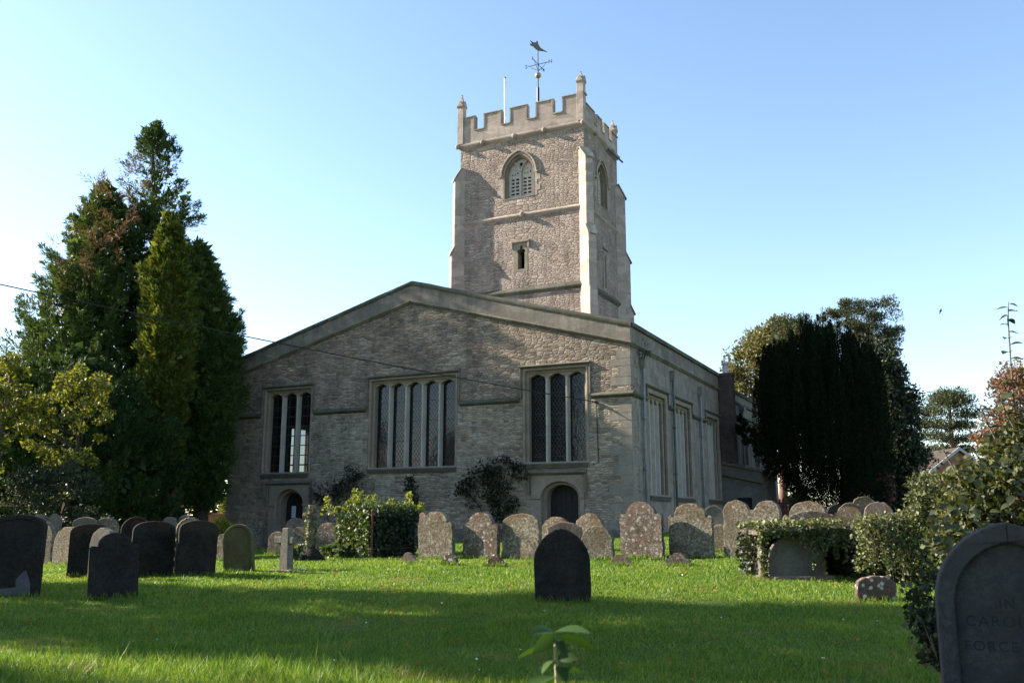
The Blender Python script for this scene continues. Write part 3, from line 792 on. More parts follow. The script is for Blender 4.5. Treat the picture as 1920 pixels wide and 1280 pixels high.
def belfry(Mp, u0, u1, zb, zs, zt, label):
    """pointed two-light bell opening with pierced stone panels"""
    c = (u0 + u1) / 2
    outer = [(u0, zb)] + arch(u0, u1, zs, zt) + [(u1, zb)]
    i0, i1 = u0 + .17, u1 - .17
    inner = [(i0, zb + .12)] + arch(i0, i1, zs, zt - .22) + [(i1, zb + .12)]
    mid = [(u0 + .08, zb + .05)] + arch(u0 + .08, u1 - .08, zs, zt - .1) + [(u1 - .08, zb + .05)]
    mb = MB(); mb.plate(Mp, outer, [mid], -.14, .02); mb.plate(Mp, outer, [inner], -.5, -.14)
    wd = mb.build('bell_opening', M['frame'], tower)
    wd['label'] = label
    holes = []
    lw = (i1 - i0) / 2
    for s in (0, 1):
        b = i0 + s * lw
        for r in range(5):
            for q in (0, 1):
                a = b + lw * (.17 + .36 * q) + (.03 if s == 0 else -.0)
                z = zb + .32 + r * .2
                holes.append(rect(a, a + lw * .25, z, z + .1))
        for (fx, dz, sz) in ((.5, 1.5, .045), (.3, 1.46, .05), (.72, 1.52, .06), (.5, 1.72, .04), (.44, 1.42, .03), (.57, 1.42, .03)):
            if zb + dz + sz < zt - .5:
                hx = b + lw * fx; hz = zb + dz
                holes.append([(hx - sz, hz), (hx, hz - sz), (hx + sz, hz), (hx, hz + sz)])
    holes.append([(c - .12, zt - .5), (c, zt - .72), (c + .12, zt - .5), (c, zt - .42)])
    panel = [(i0 - .02, zb + .1)] + arch(i0 - .02, i1 + .02, zs, zt - .2) + [(i1 + .02, zb + .1)]
    mb = MB(); mb.plate(Mp, panel, holes, -.4, -.33); mb.build('louvre_panel', M['louvre'], wd)
    mb = MB()
    mb.ubox(Mp, c - .055, c + .055, zb + .1, zs + .2, -.33, -.2)
    for sg in (-1, 1):                                  # the mullion forks into the arch
        pts = [(c + sg * .0, zs + .15), (c + sg * .09, zs + .42), (c + sg * .22, zs + .62), (c + sg * .36, zs + .74)]
        mb.loft([[Mp(u - .045, z, -.33), Mp(u + .045, z, -.33), Mp(u + .045, z, -.2), Mp(u - .045, z, -.2)] for u, z in pts])
    mb.build('mullion', M['mullion'], wd)
    a0, a1 = u0 - .15, u1 + .15
    o = [(a0, zs - .02)] + arch(a0, a1, zs, zt + .16)[1:-1] + [(a1, zs - .02)]
    i = [(u0 - .06, zs - .02)] + arch(u0 - .06, u1 + .06, zs, zt + .06)[1:-1] + [(u1 + .06, zs - .02)]
    mb = MB(); mb.plate(Mp, o + i[::-1], [], 0, .09)
    for x in (a0 - .1, a1 - .1): mb.ubox(Mp, x + .02, x + .18, zs - .11, zs - .025, 0, .11)
    mb.build('hood_mould', M['tcoping'], wd, bevel=.02)
    for e, sg in ((u0, -1), (u1, 1)):                   # long-and-short jamb stones
        pts = [(e, zb)]
        for r in range(5):
            L = (.16, .34)[r % 2] * sg; z = zb + r * .29
            pts += [(e + L, z), (e + L, z + .29)]
        pts.append((e, zb + 1.45))
        mb = MB(); mb.plate(Mp, pts, [], 0, .012); mb.build('jamb', M['ashlar'], wd)
belfry(TF, -10.22, -8.4, 17.88, 19.25, 20.42, 'arched bell opening with pierced stone panels on the front face')
belfry(TS, 12.0, 13.62, 17.6, 19.05, 20.15, 'arched bell opening on the shaded side face')
slit = [(-9.36, 14.0), (-8.98, 14.0), (-8.98, 14.85), (-8.93, 14.95), (-9.0, 15.05), (-9.08, 15.06), (-9.1, 15.2), (-9.17, 15.3), (-9.24, 15.2), (-9.26, 15.06), (-9.34, 15.05), (-9.41, 14.95), (-9.36, 14.85)]
mb = MB(); mb.plate(TF, rect(-9.62, -8.8, 13.85, 15.42), [slit], -.5, .008); sw = mb.build('slit_window', M['frame'], tower, bevel=.015)
mb = MB(); mb.ubox(TF, -9.74, -8.68, 15.42, 15.54, 0, .12); mb.ubox(TF, -9.74, -9.64, 15.1, 15.42, 0, .1); mb.ubox(TF, -8.78, -8.68, 15.1, 15.42, 0, .1)
mb.build('hood_mould', M['tcoping'], sw, bevel=.015)
mb = MB(); mb.plate(TS, rect(12.75, 13.35, 13.0, 15.3), [rect(12.97, 13.13, 13.2, 15.0)], -.5, .02); mb.ubox(TS, 12.7, 13.4, 15.3, 15.4, 0, .1)
mb.build('slit_window', M['frame'], tower)
mb = MB(); mb.plate(TS, rect(15.0, 15.2, 12.1, 12.5), [], 0, .02)
for (u, z, M_) in ((-11.4, 21.34, TF), (-9.5, 21.34, TF), (-7.75, 21.34, TF), (TX0 - .1, 21.34, TF), (TX + .05, 21.34, TF), (11.6, 21.34, TS), (14.2, 21.34, TS), (-9.05, 16.9, TF)):
    c = Vector(M_(u, z, .17)); mb = MB()
    mb.lathe(c - Vector((0, 0, .14)), [(.01, 0), (.1, .04), (.14, .13), (.12, .22), (.06, .27), (.01, .29)], 9)
    mb.build('carved_boss', M['tparapet'], tower, smooth=True)
mb = MB()
mb.tube([TS(13.5, 21.15, .15), TS(15.6, 21.15, .25)], .05, 8)
mb.build('overflow_pipe', M['iron'], tower)

# ------------------------------------------------------------------ weather vane and flagpole on the tower
def wv(px, py, Y=46.2): return at(px, py, Y)
base = wv(1009, 200); base.z = 21.45
vane = empty('weather_vane', base, 'black weather vane with letter arms and gilt ball on the tower roof', 'weather vane')
def rel(px, py, Y=46.2): return wv(px, py, Y) - base
mb = MB(); mb.tube([(0, 0, 0), rel(1009, 165)], .075, 10); mb.build('post', M['iron'], vane)
mb = MB(); mb.tube([rel(1009, 165), rel(1008.5, 96)], [.035, .028], 8); mb.build('rod', M['iron'], vane)
c = rel(1009, 142)
mb = MB(); mb.lathe(c - Vector((0, 0, .17)), [(.17 * math.sin(math.pi * i / 10) + .001, .17 - .17 * math.cos(math.pi * i / 10)) for i in range(11)], 16); mb.build('ball', M['gold'], vane, smooth=True)
mb = MB()
hub = rel(1009, 121)
ns = Vector((.899, -.438, 0)); ew = Vector((.438, .899, 0))
for d, L in ((ns, .62), (-ns, .6), (ew, .62), (-ew, .62)):
    mb.tube([hub, hub + d * L], .018, 6)
    mb.tube([hub + d * .5, hub + d * .36 - Vector((0, 0, .16)), hub + d * .12 - Vector((0, 0, .3)), hub - Vector((0, 0, .4))], .012, 6)
mb.build('arms', M['iron'], vane)
def letter(ch, loc, size, mat, parent, rz, name='letter', ext=.012, space=1.0, align='CENTER'):
    cu = bpy.data.curves.new(name, 'FONT')
    cu.body = ch; cu.size = size; cu.extrude = ext; cu.align_x = 'CENTER'; cu.align_y = 'CENTER'
    cu.materials.append(mat)
    o = link(bpy.data.objects.new(name, cu), parent)
    cu.space_character = space; cu.align_x = align
    bpy.context.view_layer.update()
    me = bpy.data.meshes.new_from_object(o.evaluated_get(bpy.context.evaluated_depsgraph_get()))
    bpy.data.objects.remove(o)
    o = link(bpy.data.objects.new(name, me), parent)
    o.location = loc; o.rotation_euler = (R(90), 0, rz)
    return o
letter('N', hub + ns * .74, .3, M['iron'], vane, YAW)
letter('S', hub - ns * .72, .3, M['iron'], vane, YAW)
letter('E', hub - ew * .72, .26, M['iron'], vane, YAW + R(90))
letter('W', hub + ew * .74, .26, M['iron'], vane, YAW + R(90))
zz = [(738, 152), (768, 170), (790, 172), (795, 158), (806, 162), (805, 178), (824, 213), (850, 230), (882, 248), (845, 241), (812, 238), (785, 224), (766, 204), (742, 192), (738, 178), (760, 184)]
P = [rel(820 + a / 4.2675, 40 + b / 4.2675) for a, b in zz]
mb = MB()
th = Vector((0, .02, 0))
tri = tessellate_polygon([[Vector((p.x, p.z, 0)) for p in P]])
n = len(P)
mb.add([p - th for p in P] + [p + th for p in P], [tuple(t) for t in tri] + [tuple(i + n for i in reversed(t)) for t in tri] + [(i, (i + 1) % n, n + (i + 1) % n, n + i) for i in range(n)])
mb.build('bird_plate', M['vane'], vane)
fb = at(948, 225, 47.5); fb.z = 21.45
fp = empty('flagpole', fb, 'slim bare white flagpole standing behind the tower battlements', 'flagpole')
ftop = at(947, 147, 47.5) - fb
mb = MB(); mb.tube([(0, 0, 0), ftop], [.065, .05], 10); mb.build('pole', M['white_pole'], fp)
mb = MB(); mb.lathe(ftop, [(.001, -.03), (.06, 0), (.06, .05), (.001, .1)], 10); mb.build('finial', M['iron'], fp)

# overhead cable from beyond the left of the picture to the bracket on the front wall
hx, hy = church_to_world(-1.45, -.2)
pa = Vector((hx, hy, 5.5)); pb = at(0, 533, 22.0)
end = pa + (pb - pa) * 1.9
mb = MB()
pts = []
for i in range(41):
    t = i / 40
    p = pa.lerp(end, t); p.z -= 4 * .42 * t * (1 - t) - .42 * 4 * (1 / 1.9) * (1 - 1 / 1.9) * min(1, t * 1.9)
    pts.append(p)
mb.tube(pts, .017, 6)
tag(mb.build('overhead_cable', M['wire']), 'thin black overhead cable running from the left to the church front', 'cable')

# ------------------------------------------------------------------ gravestones
def profile(style, h, hw):
    """outline of a headstone: list of (x, z) from bottom left over the top to bottom right"""
    T = lambda n: [math.pi * (1 - i / n) for i in range(n + 1)]
    if style == 'round':
        r = hw * .95
        top = [(hw * math.cos(t), h - r + r * math.sin(t)) for t in T(18)]
    elif style == 'seg':
        r = hw * .5
        top = [(hw * math.cos(t) if abs(math.cos(t)) < .995 else hw * math.copysign(1, math.cos(t)), h - r + r * math.sin(t) ** .85) for t in T(16)]
    elif style == 'low':
        r = hw * .3
        top = [(hw * (-1 + 2 * i / 12), h - r + r * (1 - (-1 + 2 * i / 12) ** 2)) for i in range(13)]
    elif style == 'gothic':
        r = hw * 1.4
        q = arch(-hw, hw, h - r, h, 'pointed', 9)
        top = q
    elif style == 'shallow_gothic':
        q = arch(-hw, hw, h - hw * 1.22, h, 'pointed', 22)
        top = q
    elif style == 'shoulder':
        s = hw * .7; r = s * .8; sh = h - r - hw * .05
        top = [(-hw, sh), (-hw * .93, sh + hw * .08), (-s, sh + hw * .06)] + [(s * math.cos(t), h - r + r * math.sin(t)) for t in T(14)] + [(s, sh + hw * .06), (hw * .93, sh + hw * .08), (hw, sh)]
    elif style == 'ears':
        s = hw * .74; r = s * .72; sh = h - r - hw * .1
        top = [(-hw, sh - .04), (-hw, sh + hw * .05), (-hw * .88, sh + hw * .12), (-s, sh)] + [(s * math.cos(t), h - r + r * math.sin(t)) for t in T(14)] + [(s, sh), (hw * .88, sh + hw * .12), (hw, sh + hw * .05), (hw, sh - .04)]
    elif style == 'stump':
        k = [(-1, .35), (-.75, .68), (-.62, .66), (-.5, .86), (-.2, 1.0), (.1, .98), (.25, .84), (.5, .8), (.62, .6), (.85, .5), (1, .2)]
        top = [(hw * a, h * b) for a, b in k]
    elif style == 'double':
        r = hw * .46
        a = [(-hw + r + r * math.cos(t), h - r + r * .95 * math.sin(t)) for t in T(10)]
        b = [(hw - r + r * math.cos(t), h - r + r * .95 * math.sin(t)) for t in T(10)]
        top = a[:-1] + [(-hw * .06, h - r * .78), (hw * .06, h - r * .78)] + b[1:]
    return [(-hw, -.25)] + top + [(hw, -.25)]

def place(x0, x1, top, base, rot, thick, Y=None):
    b = gp((x0 + x1) / 2, base) if Y is None else None
    if Y is not None:
        a, _ = ab((x0 + x1) / 2, base); b = Vector((a * Y, Y, G(a * Y, Y)))
    Y = b.y
    wid = (x1 - x0) / FPX * Y * 1.02
    view = math.atan2(b.x, b.y)
    ang = R(rot) + view * 1.0                              # rotation seen from the camera
    wd = (wid - abs(math.sin(ang)) * thick) / max(.5, math.cos(ang))
    _, bt = ab((x0 + x1) / 2, top)
    return b, wd / 2, EYE + bt * Y - b.z

BASES = []
def headstone(x0, x1, top, base, style, mat, label, rot=-31, lean=0, back=0, thick=.13, border=0, Y=None, rough=.012, name='gravestone', cat='gravestone', group='gravestones standing in the churchyard'):
    b, hw, h = place(x0, x1, top, base, rot, thick, Y)
    BASES.append((b.x, b.y, hw, R(rot)))
    pr = profile(style, h, hw)
    lean = lean or float(rng.normal()) * 1.1
    rough = rough * (.35 if mat in ('slate', 'dark', 'olive') else 1.0)
    # fine outline with worn irregularities
    pts = []
    for i in range(len(pr) - 1):
        (xa, za), (xb, zb) = pr[i], pr[i + 1]
        m = max(1, int(math.hypot(xb - xa, zb - za) / .08))
        for k in range(m):
            t = k / m
            pts.append((xa + (xb - xa) * t, za + (zb - za) * t))
    pts.append(pr[-1])
    jit = rng.normal(size=(len(pts), 2)) * rough * .5
    pts = [(p[0] + j[0] * (.3 if p[1] < 0 else 1), p[1] + j[1]) for p, j in zip(pts, jit)]
    bm = bmesh.new()
    fv = [bm.verts.new((p[0], -thick / 2, p[1])) for p in pts]
    f = bm.faces.new(fv)
    ext = bmesh.ops.extrude_face_region(bm, geom=[f])
    nv = [v for v in ext['geom'] if isinstance(v, bmesh.types.BMVert)]
    for v in nv: v.co.y += thick
    bmesh.ops.recalc_face_normals(bm, faces=bm.faces)
    if border:
        ff = max((q for q in bm.faces if q.normal.y < -.9), key=lambda q: q.calc_area())
        bmesh.ops.inset_region(bm, faces=[ff], thickness=border, depth=0)
        bmesh.ops.inset_region(bm, faces=[ff], thickness=.018, depth=-.02)
    me = bpy.data.meshes.new(name); bm.to_mesh(me); bm.free()
    me.materials.append(M[mat])
    o = link(bpy.data.objects.new(name, me))
    o.location = b
    o.rotation_euler = (R(back), R(lean), R(rot))
    bv = o.modifiers.new('bevel', 'BEVEL'); bv.width = .016; bv.segments = 2; bv.limit_method = 'ANGLE'; bv.angle_limit = R(50)
    tag(o, label, cat, group)
    return o
DL = 26    # the left group is turned further, so that the sun catches the narrow left sides
DK = 3      # the stones that turn their backs to the sun
STONES = [
 # x0, x1, top, base, style, mat, label, kwargs
 (129, 196, 981, 1083, 'seg', 'dark', 'plain black arched gravestone half hidden by the shouldered dark stone in front of it', dict(rot=DL)),
 (168, 216, 989, 1064, 'round', 'greystone', 'grey gravestone whose pale edge peeps out above the shouldered dark stone', dict(rot=-31, Y=16.5)),
 (169, 252, 998, 1123, 'shoulder', 'slate', 'black gravestone with rounded shoulders, in front of the plain black arched one', dict(rot=DL + 2)),
 (52, 97, 976, 1060, 'round', 'lichen', 'narrow lichened gravestone partly behind the large slate stone at the left edge', dict(rot=-22)),
 (60, 83, 963, 1030, 'round', 'greystone', 'small pale gravestone top in shade just above the narrow lichened stone at the left', dict(rot=-10, Y=26)),
 (84, 110, 962, 1028, 'gothic', 'greystone', 'pointed grey gravestone in tree shade, right of the narrow lichened stone', dict(rot=-10, Y=26)),
 (100, 150, 987, 1060, 'round', 'lichen', 'sunlit speckled gravestone emerging left of the plain black arched one', dict(rot=-31)),
 (133, 176, 969, 1035, 'seg', 'greystone', 'shaded mottled gravestone behind and above the plain black arched stone', dict(rot=-10, Y=25)),
 (176, 218, 969, 1035, 'round', 'lichen', 'shaded gravestone with a big white lichen patch, second of the pair under the dark trees', dict(rot=-10, Y=25)),
 (225, 276, 968, 1066, 'round', 'dark', 'dark round gravestone with a thin bright rim, behind the flat-shouldered black one', dict(rot=DL, border=.04, Y=18)),
 (246, 320, 976, 1083, 'seg', 'dark', 'broad flat-shouldered black gravestone with a sunlit left edge', dict(rot=DL + 3)),
 (305, 332, 968, 1035, 'round', 'greystone', 'shaded grey gravestone showing between the flat-shouldered stone and the tree trunks', dict(rot=-10, Y=26)),
 (333, 357, 965, 1035, 'round', 'greystone', 'small shaded gravestone below the tree trunks, just above the tall dark pair', dict(rot=-10, Y=26.5)),
 (326, 376, 970, 1070, 'round', 'ochre', 'gravestone seen as a bright curved rim behind the tall dark arched stone', dict(rot=DL, Y=17.6)),
 (331, 399, 975, 1082, 'seg', 'dark', 'tall dark arched gravestone with a bright curved rim of another behind it', dict(rot=DL + 2, border=0)),
 (421, 476, 982, 1073, 'round', 'olive', 'olive green round-topped gravestone leaning a little to the left', dict(rot=-6, lean=-4.5, border=.045)),
 (407, 428, 1000, 1053, 'round', 'lichen', 'small pale gravestone sticking out left of the olive green one', dict(rot=-24)),
 (447, 489, 970, 1028, 'round', 'brownstone', 'dark rough gravestone in shade at the corner of the church, behind the olive one', dict(rot=-16)),
 (502, 536, 996, 1040, 'round', 'ochre', 'short gravestone behind the broken stone cross', dict(rot=-20)),
 (531, 571, 970, 1032, 'round', 'pinkstone', 'brown round gravestone in shade before the left church door', dict(rot=-14)),
 (544, 580, 987, 1041, 'round', 'ochre', 'round gravestone with a pale blue-white spot behind the ivy-clad cross', dict(rot=-20)),
 (592, 634, 979, 1036, 'round', 'brownstone', 'lichened brown gravestone between the ivy-clad cross and the ivy-covered tomb', dict(rot=-22)),
 (785, 852, 958, 1048, 'shoulder', 'lichen', 'shouldered gravestone grey-green with lichen, just right of the ivy-covered tomb', dict(rot=-31, lean=-1.5)),
 (788, 806, 960, 1030, 'round', 'pinkstone', 'reddish gravestone edge peeping over the left shoulder of the stone by the ivy tomb', dict(rot=-31, Y=22)),
 (868, 935, 960, 1048, 'shoulder', 'brownstone', 'brown pitted shouldered gravestone with white lichen spots below the climbing rose', dict(rot=-31, lean=1)),
 (942, 1014, 963, 1050, 'seg', 'lichen', 'broad arched gravestone with a white patch near its top, left of the pointed black stone', dict(rot=-31)),
 (1017, 1072, 968, 1036, 'round', 'ochre', 'ochre arched gravestone in front of the right church door', dict(rot=-31, Y=23)),
 (1028, 1091, 978, 1040, 'low', 'pinkstone', 'low flat-arched gravestone mostly hidden behind the pointed black stone', dict(rot=-18, Y=21.5)),
 (1081, 1136, 962, 1034, 'round', 'ochre', 'round mottled gravestone just right of the church door, behind a smaller arched one', dict(rot=-31, Y=23)),
 (1091, 1152, 985, 1050, 'round', 'lichen', 'small arched gravestone with pale lichen at its foot, right of the pointed black stone', dict(rot=-24, lean=-1)),
 (1006, 1107, 990, 1131, 'shallow_gothic', 'slate', 'pointed black gravestone standing alone in the middle of the lawn', dict(rot=DK, border=0, thick=.12)),
 (1166, 1245, 940, 1046, 'shoulder', 'brownstone', 'tall brown shouldered gravestone crusted with lichen below the church corner', dict(rot=-31)),
 (1257, 1338, 943, 1047, 'ears', 'lichen', 'tall pale grey shouldered gravestone below the side windows of the church', dict(rot=-31)),
 (1319, 1362, 947, 1015, 'round', 'greystone', 'smooth grey round gravestone behind the tall pale shouldered one', dict(rot=-20, border=.05, Y=27)),
 (1337, 1370, 982, 1036, 'round', 'ochre', 'short orange-brown gravestone squeezed left of the double-headed stone', dict(rot=-24)),
 (1361, 1464, 936, 1047, 'double', 'lichen', 'wide double-headed gravestone with two rounded tops', dict(rot=-31)),
 (1476, 1566, 939, 1030, 'ears', 'lichen', 'wide scrolled gravestone behind the table tomb with a pale arched top', dict(rot=-31, Y=22)),
 (1485, 1566, 957, 1030, 'low', 'brownstone', 'low curved gravestone with a white blotch just above the table tomb', dict(rot=-18, Y=20.5)),
 (1553, 1592, 945, 1022, 'round', 'slate', 'dark blue-grey gravestone in shade under the big yew', dict(rot=6, Y=25)),
 (1575, 1628, 942, 1026, 'round', 'pinkstone', 'pink-edged gravestone right behind the pitted arched one', dict(rot=-16, Y=22.5, border=.05)),
 (1566, 1630, 949, 1030, 'shoulder', 'ochre', 'pitted brown arched gravestone rising behind the hanging creeper', dict(rot=-22, Y=20.5)),
 (1603, 1647, 930, 1020, 'round', 'ochre', 'yellowish round gravestone, the highest of the cluster under the yew', dict(rot=-16, Y=26, border=.04)),
 (1625, 1676, 940, 1026, 'round', 'pinkstone', 'brown arched gravestone rightmost of the cluster, above the hanging creeper', dict(rot=-20, Y=22)),
 (1609, 1680, 1079, 1128, 'seg', 'spotted', 'low dark red gravestone with white lichen rings in front of the creeper', dict(rot=-6)),
]
for x0, x1, tp, bs, st, mt, lb, kw in STONES:
    headstone(x0, x1, tp, bs, st, mt, lb, **kw)
FOOT = [
 (751, 783, 1036, 1058, 'pinkstone', 'small brown footstone on the grass in front of the ivy-covered tomb'),
 (827, 860, 1036, 1059, 'spotted', 'small rough footstone between the grey-green and brown shouldered gravestones'),
 (912, 949, 1039, 1063, 'spotted', 'small footstone with pale dots before the broad arched gravestone'),
 (1145, 1185, 1038, 1062, 'pinkstone', 'small footstone left of the tall brown shouldered gravestone'),
 (1250, 1293, 1035, 1063, 'brownstone', 'small dark brown footstone in front of the tall pale shouldered gravestone'),
 (1399, 1427, 1045, 1067, 'spotted', 'small red footstone beside the left end of the table tomb'),
]
for x0, x1, tp, bs, mt, lb in FOOT:
    headstone(x0, x1, tp, bs, 'stump' if mt != 'brownstone' else 'shoulder', mt, lb, rot=-22, thick=.1, rough=.02, name='footstone', cat='footstone', group='small footstones in the grass')

# large slate stone cut by the left edge of the picture, with its scaled lower face
g1 = headstone(-20, 67, 964, 1121, 'seg', 'slate', 'large slate gravestone cut by the left edge, its lower face flaking pale', rot=4, border=.06, thick=.14)
mb = MB()
b, hw, h = place(-20, 67, 964, 1121, 4, .14)
mb.plate(lambda u, z, d: (u, -.05 - d, z), [(-hw + .08, .02), (hw - .1, .02), (hw - .12, .22), (hw - .2, .42), (hw - .24, .4), (hw - .34, .28), (.05, .17), (-.1, .15), (-hw + .08, .13)], [], 0, .006)
mb.build('scaled_patch', M['scaled'], g1)

# the near inscribed stone at the right edge
RY = 4.8
a, _ = ab(1886, 980)
rx = a * RY
rb = Vector((rx, RY, G(rx, RY)))
rs = empty('gravestone', rb, 'large blue-grey pointed gravestone with cut lettering at the right edge', 'gravestone', 'gravestones standing in the churchyard', rz=R(-20))
hw = .362; hh = at(1884, 979, RY).z - rb.z
def MR(u, z, d): return (u, -d, z)
out = [(-hw, -.3)] + arch(-hw, hw, hh - hw * 1.16, hh, 'pointed', 14) + [(hw, -.3)]
inn = [(-hw + .085, -.29)] + arch(-hw + .085, hw - .085, hh - hw * 1.16 - .01, hh - .1, 'pointed', 14) + [(hw - .085, -.29)]
mb = MB(); mb.plate(MR, out, [inn], -.13, 0); mb.build('frame', M['fore'], rs, bevel=.012, segs=2)
mb = MB(); mb.ubox(MR, -.004, .004, hh - .1, hh - .012, -.02, .0015); mb.build('joint', M['letter'], rs)
mb = MB(); mb.plate(MR, inn, [], -.125, -.028); mb.build('panel', M['panel'], rs)
for tx, u, z, s in (('IN', -.03, .953, .07), ('CAROL', -.232, .862, .076), ('FORCE', -.247, .738, .072), ('B', .03, .738, .072)):
    o = letter(tx, (u, .0275, z), s, M['letter'], rs, 0, 'lettering', .0008, 1.2, 'CENTER' if tx == 'IN' else 'LEFT')
mb = MB(); mb.plate(MR, [(-hw + .03, .38), (-hw + .06, .44), (-hw + .1, .43), (-hw + .1, .36), (-hw + .07, .3)], [], 0, .004); mb.build('chip', M['scaled'], rs)

# ------------------------------------------------------------------ stone crosses
p = gp(536, 1070)
cr = empty('stone_cross', p, 'short plain stone cross on a flat slab, one arm longer than the other', 'cross', rz=R(-30))
k = p.y / FPX
hc = at(532, 989, p.y).z - p.z
mb = MB()
mb.loft([[(sx * a, sy * b, z) for sx, sy in ((-1, -1), (1, -1), (1, 1), (-1, 1))] for a, b, z in ((.125, .09, -.05), (.105, .08, hc * .45), (.085, .075, hc - .02), (.075, .07, hc))])
mb.box(-.3, -.085, -.065, .065, hc * .64, hc * .8); mb.box(.085, .21, -.065, .065, hc * .63, hc * .79)
mb.build('shaft', M['greystone'], cr, bevel=.015)
mb = MB(); mb.loft([[(-.32, -.2, z), (.33, -.24, z), (.36, .2, z), (-.3, .22, z)] for z in (-.1, .035)]); mb.build('base_slab', M['lichen'], cr, bevel=.02)
p = gp(580, 1052)
c2 = empty('stone_cross', p, 'ivy-clad stone cross on a boulder mound beside the ivy-covered tomb', 'cross', rz=R(-18))
hc = at(583, 946, p.y).z - p.z
mb = MB()
mb.tube([(0, 0, .2), (0, 0, hc)], [.1, .08], 10)
za = at(583, 966, p.y).z - p.z
mb.tube([(-.2, 0, za), (.2, 0, za)], .075, 10)
mb.build('shaft', M['pinkstone'], c2, bevel=.01)
mb = MB()
ro = []
for i in range(9):
    t = i / 8
    ro.append([((.36 * math.cos(q) * (1 - t ** 1.8) + .01) * (1 + .16 * math.sin(3 * q + 4 * t)) + .03, (.3 * math.sin(q) * (1 - t ** 1.8)) * (1 + .14 * math.sin(2 * q + 5 * t)), -.1 + .5 * t) for q in [2 * math.pi * j / 16 for j in range(16)]])
mb.loft(ro); mb.build('boulder_mound', M['slate'], c2, smooth=True)

# ------------------------------------------------------------------ trees and shrubs
def spec3d(spec, Y):
    """photo outline rows (y, left, right) at depth Y -> height, centre x, radius"""
    z = []; c = []; r = []
    for py, xl, xr in spec:
        z.append(at((xl + xr) / 2, py, Y).z); c.append(at((xl + xr) / 2, py, Y).x); r.append((xr - xl) / 2 * Y / FPX)
    z = np.array(z[::-1]); return z, np.array(c[::-1]), np.array(r[::-1])

def sample_shell(spec, Y, n, flat=.85, thin=None, lumpy=.16):
    z, c, r = spec3d(spec, Y)
    zz = np.linspace(z[0], z[-1], 400)
    wgt = np.interp(zz, z, r) + .15
    if thin is not None:
        tz = [at(960, q[0], Y).z for q in thin][::-1]; wgt = wgt * np.interp(zz, tz, [q[1] for q in thin][::-1])
    h = rng.choice(zz, n, p=wgt / wgt.sum()) + rng.uniform(-.1, .1, n)
    th = rng.uniform(0, 2 * np.pi, n)
    o = np.stack([np.cos(th), np.sin(th) * flat, np.zeros(n)], 1)
    C = np.stack([np.interp(h, z, c), np.full(n, float(Y)), h], 1)
    f1, f2, f3 = rng.uniform(0, 6.28, 3)
    lump = 1 + lumpy * (.5 * np.sin(3 * th + 1.9 * h + f1) + .35 * np.sin(4.3 * h - 2 * th + f2) + .35 * np.sin(5 * th - 1.1 * h + f3))
    return C, o, np.interp(h, z, r) * lump, h

def plumes(base, axis, rad, m, size, ratio, fan=.7):
    n = len(base)
    s = rng.uniform(0, 1, (n, m, 1)) ** .8
    au = unit(axis)[:, None, :]
    q = rng.normal(size=(n, m, 3)); q -= (q * au).sum(-1, keepdims=True) * au; q = unit(q)
    rr = rad[:, None, None] * (1 - .85 * s) * np.sqrt(rng.uniform(0, 1, (n, m, 1)))
    P = base[:, None, :] + axis[:, None, :] * s + q * rr
    D = au * .8 + q * fan + rng.normal(size=(n, m, 3)) * .3
    return leaf_verts(P.reshape(-1, 3), D.reshape(-1, 3), size, ratio)

def blobs(cent, rad, m, size, ratio, up=0.0):
    n = len(cent)
    q = unit(rng.normal(size=(n, m, 3)))
    rr = rng.uniform(0, 1, (n, m, 1)) ** .45
    P = cent[:, None, :] + q * rr * rad[:, None, :]
    D = q * .6 + rng.normal(size=(n, m, 3)) * .7 + np.array([0, 0, up])
    return leaf_verts(P.reshape(-1, 3), D.reshape(-1, 3), size, ratio)

def trunk_limbs(parent, foot, top, r0, ends, mat, r1=.05, limb=.06, lean=0.0, name='trunk'):
    mb = MB()
    f = Vector(foot); t = Vector(top)
    pts = []; rad = []
    for i in range(9):
        q = i / 8
        p = f.lerp(t, q); p.x += math.sin(q * 5 + f.x) * r0 * .5; p.y += math.cos(q * 4 + f.x) * r0 * .4
        pts.append(p); rad.append(r0 * (1 - q) ** .8 + min(r1, r0 * .3) + (r0 * .35 if i == 0 else 0))
    mb.tube(pts, rad, 10)
    for e in ends:
        e = Vector(e)
        q = min(.97, max(.12, (e.z - f.z) / max(.1, t.z - f.z) - .12 * random.uniform(.3, 1.4)))
        s = f.lerp(t, q)
        mid = s.lerp(e, .5) + Vector((random.uniform(-.15, .15), random.uniform(-.15, .15), random.uniform(-.05, .25)))
        mb.tube([s, mid, e], [limb * (1.1 - q) + .003, limb * .6 * (1.1 - q) + .002, .15 * limb], 5)
    return mb.build(name, mat, parent, smooth=True)

